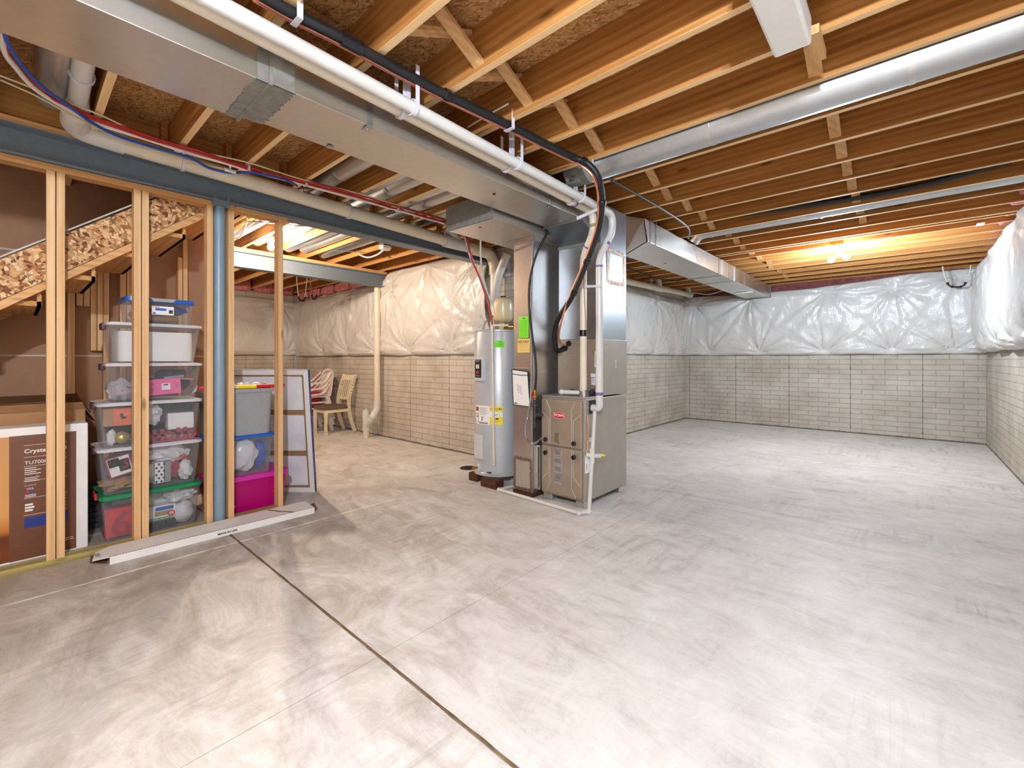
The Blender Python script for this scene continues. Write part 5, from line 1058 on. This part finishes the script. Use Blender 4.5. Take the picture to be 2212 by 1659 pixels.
blob('dusky_cloth_bundle', 'dusky cloth at the lower back of the fourth bin', 'cloth', (BX1 - .3, .66, 1.05), .08, .21, .08, 'duskb', .25, 94)
blob('white_bag_bundle', 'white bag bundle at lower left of the second bin behind the checked box', 'bag', (BX1 - .15, .66, .43), .06, .06, .07, 'bag', .45, 95)
# milky bin contents and top bin contents
b = MB(); slabr(b, BX0 + .06, .475, BX1 - .045, .91, zl[4] + .012, zl[5] - .06, .05); tag(b.build('folded_white_linen', M['paper']), 'folded white linen filling the milky bin', 'linen')
blob('brown_parcel', 'brown parcel inside the blue-lidded bin', 'parcel', (BX1 - .2, .70, zl[5] + .065), .12, .15, .06, 'card', .15, 51); blob('blue_green_trinkets', 'blue and yellow trinkets at the right of the blue-lidded bin', 'trinkets', (BX1 - .12, .83, zl[5] + .11), .05, .05, .03, 'navy', .5, 53)
# ---------------------------------------------------------------- right stack
RX0_, RX1_ = -4.44, -4.035
g = bin_('magenta see-through bin with a domed lid on the floor right of the steel post', RX0_, 1.0, RX1_, 1.60, 0, .315, 'mag', 'maglid', None, .9, .04, wallt=.004)
blob('red_cloth', 'red cloth inside the magenta bin', 'cloth', (RX1_ - .14, 1.3, .18), .11, .2, .09, 'redp', .35, 61); blob('red_cloth', 'dark red cloth in the right end of the magenta bin', 'cloth', (RX1_ - .12, 1.49, .13), .1, .055, .1, 'cush', .3, 62)
blob('pink_cloth', 'pink cloth at the bottom left of the magenta bin', 'cloth', (RX1_ - .12, 1.17, .08), .1, .1, .06, 'pinkb', .3, 63)
bin_('clear bin with a blue lid between the magenta bin and the grey tote', RX0_, .995, RX1_, 1.485, .315, .645, 'bin', 'bluel', None, .9, .024)
blob('bubble_wrap_bundle', 'bundle of bubble wrap in the clear bin above the magenta bin', 'bubble wrap', (RX1_ - .1, 1.26, .47), .07, .11, .13, 'bag', .3, 71); blob('blue_vase_wrap', 'blue object wrapped in plastic at right in the clear bin', 'wrapped object', (RX1_ - .15, 1.40, .46), .07, .055, .12, 'blue', .2, 72)
bin_('opaque grey tote on top of the right-hand stack', RX0_, .995, RX1_, 1.48, .645, 1.025, 'greyb', 'greyb', None, .93, .028)
blob('pale_cloth_bundle', 'pale blue-white cloth filling the back of the clear bin above the magenta bin', 'cloth', (RX1_ - .26, 1.24, .475), .1, .2, .13, 'pale', .2, 96)
g = T('toy_tube', 'red and yellow plastic tube toy lying on the grey tote', 'toy tube', (RX1_ - .06, 1.25, 1.025)); xt, zt = RX1_ - .05, 1.041
for y0, y1, m_ in ((.94, 1.03, 'redp'), (1.03, 1.12, 'yel'), (1.12, 1.15, 'blue'), (1.15, 1.20, 'white'), (1.20, 1.345, 'yel'), (1.345, 1.55, 'redp')): MB().tube([(xt, y0, zt), (xt, y1, zt)], .016, 12).build('segment', M[m_], g)
MB().ball((xt, 1.552, zt), .016, .022, .018).build('end_cap', M['redp'], g)
for i in range(6): tag(MB().ball((RX1_ - .13 - .03 * (i % 2), 1.13 + i * .06, 1.05), .035, .04, .024, bump=.3, seed=i + 80).build('candy_bag', M['wrap' if i % 2 else 'bag']), 'small clear wrapped packet on the grey tote behind the toy tube, %s from the left' % ORD[i], 'packet', 'packets on the grey tote')
tag(MB().ball((RX1_ - .13, 1.36, 1.045), .02, .03, .018).ball((RX1_ - .12, 1.43, 1.045), .02, .03, .018).build('red_candy', M['cush']), 'dark red sweets showing through the packets on the grey tote', 'sweets')
# ================================================================ CARTONS
tv = T('television_carton', 'large brown television carton with white edges behind the left studs', 'carton', (-4.23, -.45, 0)); TX = -4.135
y0, y1, z0, z1 = -1.0, .325, .0, .84
MB().box(TX - .19, y0, z0, TX, y1, z1).build('carton_body', M['paper'], tv, bevel=.006)
MB().box(TX - .001, y0 + .04, z0 + .015, TX + .0012, -.028, z1 - .052).build('picture_panel', M['tvo'], tv)
o = MB().box(TX - .001, -.028, z0 + .012, TX + .0014, .268, z1 - .05).build('print_panel', M['tvb'], tv)
def tt(s, y, z, **kw): return text(s, (TX + .0016, y, z), (0, 1, 0), (0, 0, 1), kw.pop('m', M['paper']), o, **kw)
tt('Crystal UHD', .035, .668, w=.188, bold=.02); tt('TU7000', .036, .605, w=.10); tt('65"', .18, .605, w=.04)
b = MB(); 
def hl(z, y0=.033, y1=.222, h=.0018, d=.0022): b.box(TX + .0014, y0, z, TX + d, y1, z + h)
for z in (.725, .65, .592, .50, .392, .285): hl(z)
for k_ in range(5): hl(.578 - k_ * .012, .036, .036 + .05 + .02 * (k_ % 2), .004)
for k_ in range(4): hl(.53 - k_ * .011, .036, .09 + .01 * (k_ % 2), .0035)
for k_ in range(7): hl(.575 - k_ * .011, .17, .215 - .01 * (k_ % 3), .003)
for k_ in range(12): hl(.375 - k_ * .007, .17, .22 - .006 * (k_ % 3), .002)
for k_ in range(3): hl(.345 - k_ * .018, .038, .072 + .006 * (k_ % 2), .012)
for k_ in range(2): hl(.41 - k_ * .01, .038, .085, .004)
for k_ in range(2): hl(.09 - k_ * .012, .2, .255, .003)
hl(.083, .175, .187, .03)
b.build('print', M['paper'], o); tt('4K ULTRA HD', .036, .47, w=.05); tt('HDR', .046, .446, w=.03)
MB().box(TX + .0014, .042, .425, TX + .002, .056, .437).build('print', M['redp'], o); MB().box(TX + .0014, .058, .425, TX + .002, .074, .437).build('print', M['blue'], o)
pn = MB().box(TX + .0013, .036, .205, TX + .0024, .228, .272).build('blue_banner', M['navy'], o)
tt('#1 TV IN AMERICA', .041, .243, w=.18, bold=.015) ; tt('TELEVISOR #1 EN', .041, .218, w=.11)
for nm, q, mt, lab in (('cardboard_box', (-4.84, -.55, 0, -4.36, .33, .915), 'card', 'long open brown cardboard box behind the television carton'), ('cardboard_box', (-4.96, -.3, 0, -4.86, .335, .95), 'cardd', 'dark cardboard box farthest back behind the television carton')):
    bb = T(nm, lab, 'cardboard box', ((q[0] + q[3]) / 2, (q[1] + q[4]) / 2, 0), 'cardboard boxes under the stairs')
    MB().box(*q).build('box_body', M[mt], bb, bevel=.004)
    MB().prism([(q[3], q[1], q[5]), (q[3], q[4], q[5]), (q[3] + .05, q[4] - .02, q[5] + .05), (q[3] + .05, q[1], q[5] + .05)], (-.004, 0, 0.004)).prism([(q[3], q[4], q[5]), (q[0], q[4], q[5]), (q[0] + .03, q[4] + .06, q[5] - .12), (q[3] - .03, q[4] + .06, q[5] - .1)], (0, .004, .002)).build('flap', M[mt], bb)
bb = T('woven_basket', 'dark ribbed basket on the floor between the carton and the bins', 'basket', (-4.68, .48, 0))
for i in range(7): MB().box(-4.84 + .004 * (i % 2), .345, i * .043, -4.53 - .004 * (i % 2), .62, .04 + i * .043).build('slat', M['dark'], bb, bevel=.008)
# white flat carton on the floor
wc = T('white_carton', 'long flat white cardboard carton lying on the floor by the framed wall', 'carton', (-3.76, 1.0, 0))
p0, p1 = Vector((-3.668, .385, 0)), Vector((-3.645, 1.64, 0)); q0, q1 = Vector((-3.885, .41, 0)), Vector((-3.872, 1.655, 0)); h = Vector((0, 0, .048))
MB().hexa([p0, p1, q1, q0], [p0 + h, p1 + h, q1 + h, q0 + h]).build('carton_body', M['white'], wc)
b = MB(); b.prism([p0 + h * 1.02, q0 + h * 1.02, q0 + h * .75 + Vector((.03, -.075, 0)), p0 + h * .75 + Vector((-.045, -.075, 0))], (0, 0, -.003)); fl = b.build('end_flap', M['white'], wc)
b = MB(); c = p0 + h * .8 + Vector((-.10, -.055, .007))
for i in range(4): b.box(c.x - .035 + i * .016, c.y - .003, c.z, c.x - .025 + i * .016, c.y + .02, c.z + .0012)
b.build('printed_code', M['inkl'], fl)
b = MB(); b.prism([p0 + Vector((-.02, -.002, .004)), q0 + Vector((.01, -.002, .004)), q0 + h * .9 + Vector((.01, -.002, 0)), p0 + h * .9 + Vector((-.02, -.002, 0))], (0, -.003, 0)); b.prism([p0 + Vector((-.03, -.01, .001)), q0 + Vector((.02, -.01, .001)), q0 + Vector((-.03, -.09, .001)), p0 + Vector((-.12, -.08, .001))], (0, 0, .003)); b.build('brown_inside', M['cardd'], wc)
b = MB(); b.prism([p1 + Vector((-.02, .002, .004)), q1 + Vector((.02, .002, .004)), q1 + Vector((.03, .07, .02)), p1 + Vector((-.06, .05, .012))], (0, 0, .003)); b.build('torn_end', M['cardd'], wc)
dd = (p1 - p0).normalized(); text('MADE IN USA', p0 + dd * (P(470, 1162, X=-3.66).y - p0.y) + Vector((.0012, 0, .014)), dd, (0, 0, 1), M['ink'], wc, w=.125, bold=.03)
b = MB(); k_ = 84
for i in range(k_): # perforated edge
    a = p0 + h + dd * (1.255 * i / k_); b.obox(a + Vector((-.012, 0, .0)), dd * .009, (.0128, 0, 0), (0, 0, .0012))
b.build('perforation', M['greyb'], wc)
b = MB(); a = p0 * .2 + p1 * .8 + h; pts = [a + Vector((-.21, -.03, .001)), a + Vector((-.15, .0, .001)), a + Vector((-.1, .02, .001)), a + Vector((-.06, .05, .001)), a + Vector((-.005, .085, .001))]
for p_, q_ in zip(pts, pts[1:]): b.bar(p_, q_, .012, .003)
b.build('tear', M['cardd'], wc)
# ================================================================ CANVAS
e = Vector((cc, ss, 0)); nf = Vector((ss, -cc, 0)); BRc = Vector((-4.225, 1.905, 0)); CW, CH, lean = .86, 1.175, .15
cu = (Vector((0, 0, CH)) + nf * lean).normalized(); cn = e.cross(cu); hgt = 1.18
cv = T('canvas_painting', 'large stretched canvas turned backwards, leaning on the right-hand bins', 'canvas', BRc - e * .43)
pt = lambda a, c, d=0: BRc - e * a + cu * c + cn * d
b = MB(); b.obox(pt(CW, 0, -.03), e * CW, cu * hgt, cn * .006); b.build('canvas_sheet', M['canvasp'], cv)
b = MB()
for a0, c0, a1, c1 in ((0, 0, CW, .045), (0, hgt - .045, CW, hgt), (0, .045, .045, hgt - .045), (CW - .045, .045, CW, hgt - .045)): b.obox(pt(a1, c0, -.024), e * (a1 - a0), cu * (c1 - c0), cn * .026)
b.build('folded_border', M['canvas'], cv)
b = MB()
for a0, c0, a1, c1 in ((.045, .045, .062, hgt - .045), (.045, .045, CW - .045, .058), (.045, hgt - .058, CW - .045, hgt - .045)): b.obox(pt(a1, c0, -.024), e * (a1 - a0), cu * (c1 - c0), cn * .02)
b.build('stretcher_bar', M['frame'], cv)
for c0 in (.36, .755): MB().obox(pt(CW - .05, c0, -.024), e * (CW - .1), cu * .042, cn * .018).build('cross_bar', M['frame'], cv)
b = MB(); b.obox(pt(0, 0, -.032), e * .004, cu * hgt, cn * .034).obox(pt(CW, hgt, -.032), e * CW, cu * .003, cn * .034); b.build('painted_edge', M['cedge'], cv)
# ================================================================ CHAIRS
def dining():
    g = T('dining_chair', 'cream painted dining chair with a brown fabric seat and slatted back', 'chair', (-7.38, 3.62, 0))
    x0, x1, yf, yr = -7.60, -7.17, 3.40, 3.83; w = .042
    for x in (x0 + .02, x1 - .02):
        b = MB(); b.box(x - w / 2, yf, .06, x + w / 2, yf + w, .31).box(x - w / 2 - .004, yf - .004, .31, x + w / 2 + .004, yf + w + .004, .40).box(x - w / 2 - .003, yf - .003, 0.0, x + w / 2 + .003, yf + w + .003, .055); b.build('leg', M['chairw'], g, bevel=.004)
        pts = [(x, yr + .11, 0.02), (x, yr + .06, .15), (x, yr + .015, .32), (x, yr, .46), (x, yr + .01, .62), (x, yr + .06, .82), (x, yr + .12, 1.0)]; sp = smooth(pts, 4); b = MB()
        for p_, q_ in zip(sp, sp[1:]): b.bar(p_, q_ + (q_ - p_) * .15, .036, .05, up=(0, 1, 0))
        b.build('rear_leg', M['chairw'], g)
    b = MB(); b.box(x0 + .015, yf + .005, .375, x1 - .015, yf + .03, .43).box(x0 + .015, yr - .01, .375, x1 - .015, yr + .015, .43).box(x0 + .005, yf + .02, .375, x0 + .03, yr, .43).box(x1 - .03, yf + .02, .375, x1 - .005, yr, .43); b.build('apron', M['chairw'], g, bevel=.003)
    b = MB(); slabr(b, x0 - .01, yf - .015, x1 + .01, yr - .02, .43, .455, .06); slabr(b, x0 - .01, yf - .015, x1 + .01, yr - .02, .455, .49, .06, k=.86); b.build('seat', M['fabric'], g)
    yb2 = lambda z: yr + .01 + max(0, (z - .62)) * .29
    b = MB(); b.obox((x0 + .02, yb2(.9), .90), (x1 - x0 - .04, 0, 0), (0, .025, 0), (0, .03, .095)); b.obox((x0 + .02, yb2(.58), .565), (x1 - x0 - .04, 0, 0), (0, .025, 0), (0, .005, .05)); b.build('back_rail', M['chairw'], g, bevel=.004)
    for i in range(5):
        x = x0 + .085 + i * (x1 - x0 - .17) / 4; b = MB(); sp = smooth([(x, yb2(.6) + .012, .60), (x, yb2(.75) + .012, .75), (x, yb2(.92) + .012, .92)], 4)
        for p_, q_ in zip(sp, sp[1:]): b.bar(p_, q_ + (q_ - p_) * .1, .024, .012, up=(0, 1, 0))
        b.build('back_slat', M['chairw'], g)
    return g
dining()
def resin(label, o, group):
    o = Vector(o); g = T('plastic_armchair', label, 'chair', o, group); Q = lambda x, y, z: o + Vector((x, y, z))
    b = MB(); slabr(b, o.x - .23, o.y - .22, o.x + .23, o.y + .2, o.z + .40, o.z + .425, .06); b.build('seat', M['resin'], g)
    for sx in (-1, 1):
        b = MB(); b.hexa([Q(sx * .25 - .03, -.26, 0), Q(sx * .25 + .03, -.26, 0), Q(sx * .25 + .03, -.19, 0), Q(sx * .25 - .03, -.19, 0)], [Q(sx * .22 - .035, -.22, .41), Q(sx * .22 + .035, -.22, .41), Q(sx * .22 + .035, -.12, .41), Q(sx * .22 - .035, -.12, .41)]); b.build('leg', M['resin'], g, bevel=.006)
        b = MB(); b.hexa([Q(sx * .22 - .025, .25, 0), Q(sx * .22 + .025, .25, 0), Q(sx * .22 + .025, .31, 0), Q(sx * .22 - .025, .31, 0)], [Q(sx * .2 - .03, .14, .41), Q(sx * .2 + .03, .14, .41), Q(sx * .2 + .03, .21, .41), Q(sx * .2 - .03, .21, .41)]); b.build('leg', M['resin'], g, bevel=.006)
        sp = smooth(bend([Q(sx * .25, -.21, .38), Q(sx * .275, -.23, .64), Q(sx * .28, -.05, .655), Q(sx * .26, .1, .66), Q(sx * .19, .24, .83)], .09, 5), 2); b = MB()
        for p_, q_ in zip(sp, sp[1:]): b.bar(p_, q_ + (q_ - p_) * .12, .045, .018, up=(sx * .3, 0, 1))
        b.build('arm', M['resin'], g)
    for i in range(7):
        u_ = (i - 3) / 3; b = MB(); b.bar(Q(u_ * .13, .19, .41), Q(u_ * .2, .285 - .02 * abs(u_), .84 - .06 * u_ * u_), .034, .01, up=(0, 1, 0)); b.build('back_slat', M['resin'], g)
    sp = smooth([Q(-.22, .235, .62), Q(-.21, .27, .78), Q(-.12, .29, .86), Q(0, .295, .885), Q(.12, .29, .86), Q(.21, .27, .78), Q(.22, .235, .62)], 5); b = MB()
    for p_, q_ in zip(sp, sp[1:]): b.bar(p_, q_ + (q_ - p_) * .15, .05, .02, up=(0, 1, 0))
    b.build('back_rim', M['resin'], g); return g
G_ = 'stacked white plastic armchairs'
RO = Vector((-7.92, 3.50, 0))
r0 = resin('white plastic armchair at the bottom of the stack behind the dining chair', RO, G_)
dup(r0, (.0, .012, .1), 'white plastic armchair in the middle of the stack behind the dining chair', G_)
dup(r0, (0, .024, .2), 'white plastic armchair on top of the stack behind the dining chair', G_)
cz = .635
tag(MB().ball(RO + Vector((0, -.03, cz + .022)), .22, .22, .035, 24, 10).build('seat_cushion', M['cush']), 'red seat cushion on the topmost white plastic chair', 'cushion', 'red seat cushions')
r2 = Vector((-8.42, 3.70, 0))
for i in range(4): tag(MB().ball(r2 + Vector((.08, -.06, .28 + i * .085)), .17, .17, .046, 24, 10).build('seat_cushion', M['cush']), 'red seat cushion beside the plastic chairs, %s from the bottom of its pile' % ORD[i], 'cushion', 'red seat cushions')
tag(MB().box(r2.x - .1, r2.y - .22, 0, r2.x + .23, r2.y + .12, .232).build('white_crate', M['resin'], bevel=.02), 'low white plastic crate under the pile of red cushions', 'crate')
for i in range(2): tag(MB().ball(RO + Vector((.04, -.06 + .01 * i, .4625 + i * .1)), .2, .2, .034, 24, 10, bump=.1, seed=i).build('seat_cushion', M['cush']), 'red cushion squeezed between the stacked plastic chairs, %s' % ('lower one' if i == 0 else 'upper one'), 'cushion', 'red seat cushions')
sheet_o = sheet('cushion_tag', (-7.86, 3.235, .50), (.8, 0, .35), (-.3, 0, .8), .1, .06, [M['paper'], M['inkl']], None, [(.02, .02, .05, .01, 1)]); tag(sheet_o, 'white paper tag hanging on a red cushion', 'tag')
fc_ = T('folding_lounge_chair', 'mauve fabric folding chair leaning behind the white plastic chairs', 'chair', (-8.9, 3.8, 0))
a = P(681, 803, Y=3.80); c = P(707, 806, Y=3.80); d = P(667, 850, Y=3.62); 
MB().prism([Vector((a.x, 3.86, a.z)), Vector((c.x, 3.86, c.z)), Vector((c.x - .08, 3.62, .45)), Vector((a.x - .14, 3.62, .45))], (0, .02, 0)).build('back_panel', M['mauve'], fc_, bevel=.006)
b = MB(); b.tube([(a.x - .01, 3.88, a.z + .01), (a.x - .16, 3.55, 0)], .012, 8).tube([(c.x + .01, 3.88, c.z + .01), (c.x - .14, 3.55, 0)], .012, 8); b.build('frame_tube', M['hang'], fc_)
# ================================================================ STACK PIPE
g = T('stack_pipe', 'white plastic drain stack with a cleanout elbow on the back wall', 'drain pipe', (-6.56, 3.9, 0)); r = .05
SXp, SYp = P(815, 700, Y=3.90).x, 3.90
el = P(822, 885, Y=SYp).z
tee = P(791, 900, Y=3.78); tx = tee.x
MB().tube([(SXp, SYp, 2.44), (SXp, SYp, el + .1)], r, 18).build('vertical_pipe', M['pvcb'], g)
MB().tube(bend([(SXp, SYp, el + .13), (SXp, SYp, el + .0), (tx + .13, 3.80, el - .14)], .07, 8), r + .008, 18).build('elbow', M['pvc'], g)
MB().tube([(tx + .16, 3.815, el - .1), (tx + .1, 3.80, el - .17)], r + .001, 16).tube([(tx + .12, 3.80, el - .15), (tx, 3.78, .2)], r + .006, 16).build('wye_branch', M['pvc'], g)
MB().tube([(tx, 3.78, 0), (tx, 3.78, .12)], r - .004, 18).build('floor_stub', M['pvcb'], g)
MB().tube([(tx, 3.78, .11), (tx, 3.78, .36)], r + .006, 18).tube([(tx, 3.78, .12), (tx, 3.78, .16)], r + .012, 18).tube([(tx, 3.78, .34), (tx, 3.78, .43)], r + .012, 18).build('wye_body', M['pvc'], g)
MB().tube([(tx, 3.78, .43), (tx, 3.78, .455)], r + .003, 18).box(tx - .016, 3.764, .455, tx + .016, 3.796, .475).build('cleanout_plug', M['pvc'], g)
# ================================================================ LIGHT FITTINGS
def bulb(b, c, d, r=.031): # A-shape bulb: globe and neck along d
    c, d = Vector(c), Vector(d).normalized(); b.lathe(c, d, [(.013, 0), (.014, .02), (.022, .04), (r, .062), (r + .001, .075), (r * .86, .095), (r * .5, .106), (.002, .11)], 18)
def twin(label, x, y, bm='bulb'):
    g = T('ceiling_lamp', label, 'ceiling lamp', (x, y, ZJ)); zc = ZJ
    MB().lathe((x, y, zc), (0, 0, -1), [(.06, 0), (.062, .012), (.05, .024), (.03, .03)], 24).build('ceiling_plate', M['white'], g)
    b = MB(); b.tube([(x, y, zc - .025), (x, y, zc - .115)], .018, 12); dirs = [Vector((-.75, .45, -.62)), Vector((.75, -.45, -.62))]
    for d in dirs: b.tube([(x, y, zc - .105), Vector((x, y, zc - .105)) + d.normalized() * .045], .017, 12)
    b.build('socket_adapter', M['white'], g)
    for d in dirs:
        b = MB(); bulb(b, Vector((x, y, zc - .105)) + d.normalized() * .04, d); b.build('bulb', M[bm], g)
    return g
L = P(1812, 530, Z=ZJ); twin('white ceiling lamp with two glaring bulbs over the far right part', L.x, YS[19] + .02)
twin('added white ceiling lamp with two bulbs overhead, standing in for unseen foreground light', .25, YS[0] + .02, 'bulbn')  # added lamp behind the camera, stands in for bounced flash
q = P(585, 512, Z=ZJ); g = T('bulb_lampholder', 'single bare bulb in a white holder in the back room', 'ceiling lamp', (q.x, q.y, ZJ))
MB().lathe((q.x, q.y, ZJ), (0, 0, -1), [(.055, 0), (.055, .02), (.035, .045), (.02, .055)], 20).build('lampholder', M['white'], g)
b = MB(); bulb(b, (q.x, q.y, ZJ - .045), (0, 0, -1), .034); b.build('bulb', M['bulbw'], g)
g = T('bulb_lampholder', 'added unseen bulb in a white holder, brightening the room beyond the stair wall', 'ceiling lamp', (-8.2, YS[5] + .02, ZJ))  # bulb added out of view to fill the dark side wall
MB().lathe((-8.2, YS[5] + .02, ZJ), (0, 0, -1), [(.055, 0), (.055, .02), (.035, .045), (.02, .055)], 20).build('lampholder', M['white'], g)
b = MB(); bulb(b, (-8.2, YS[5] + .02, ZJ - .045), (0, 0, -1), .034); b.build('bulb', M['bulbs'], g)
q = P(832, 536, Z=2.62); g = T('smoke_alarm', 'round white smoke alarm hanging under the joists of the back room', 'smoke alarm', (q.x, q.y, ZJ))
MB().box(q.x - .05, q.y - .05, 2.64, q.x + .05, q.y + .05, ZJ).build('wiring_box', M['black'], g)
MB().lathe((q.x, q.y, 2.64), (0, 0, -1), [(.07, 0), (.072, .02), (.06, .04), (.03, .045)], 24).build('cover', M['white'], g)
tubes('white_cable', 'white cable curving down from the smoke alarm', 'cable', [(q.x - .02, q.y, 2.61), P(815, 550, Z=2.60), P(795, 556, Z=2.62), P(778, 551, Z=2.66), (q.x - .75, q.y + .1, 2.70)], .009, 'white')
tubes('white_cable', 'blue-white tube bowing down beside the bulb in the back room', 'cable', [P(533, 470, Z=2.69), P(529, 490, Z=2.66), P(518, 512, Z=2.64), P(505, 515, Z=2.66)], .009, 'wtube')
g = T('steel_rod', 'thin steel rods crossing under the joists beside the bare bulb', 'rod', P(560, 478, Z=2.66)); MB().tube([P(520, 477, Z=2.67), P(595, 482, Z=2.67)], .006, 6).tube([P(625, 486, Z=2.67), P(700, 492, Z=2.67)], .006, 6).tube([P(720, 541, Z=2.67), P(780, 545, Z=2.67)], .006, 6).build('rod_length', M['steel'], g)
# ================================================================ CAMERA / RENDER
cam = bpy.data.cameras.new('camera'); co_ = bpy.data.objects.new('camera', cam); C.objects.link(co_)
co_.location = (0, 0, H); co_.rotation_euler = (pi / 2, 0, YAW); cam.sensor_fit = 'HORIZONTAL'; cam.sensor_width = 36; cam.lens = F / 2212 * 36
cam.shift_x = 0; cam.shift_y = -(829.5 - CY) / 2212; cam.clip_start = .02; cam.clip_end = 60
sc = bpy.context.scene; sc.camera = co_
w_ = bpy.data.worlds.new('world'); sc.world = w_; w_.use_nodes = True; w_.node_tree.nodes['Background'].inputs[0].default_value = (.9, .93, 1, 1); w_.node_tree.nodes['Background'].inputs[1].default_value = .0
sc.view_settings.view_transform = 'Standard'; sc.view_settings.look = 'None'; sc.view_settings.gamma = 1; sc.view_settings.use_curve_mapping = False
sc.view_settings.exposure = EXPO
sc.cycles.max_bounces = 10; sc.cycles.diffuse_bounces = 6; sc.cycles.transparent_max_bounces = 16; sc.cycles.caustics_reflective = False; sc.cycles.caustics_refractive = False; sc.cycles.sample_clamp_indirect = 6
sc.cycles.use_denoising = True
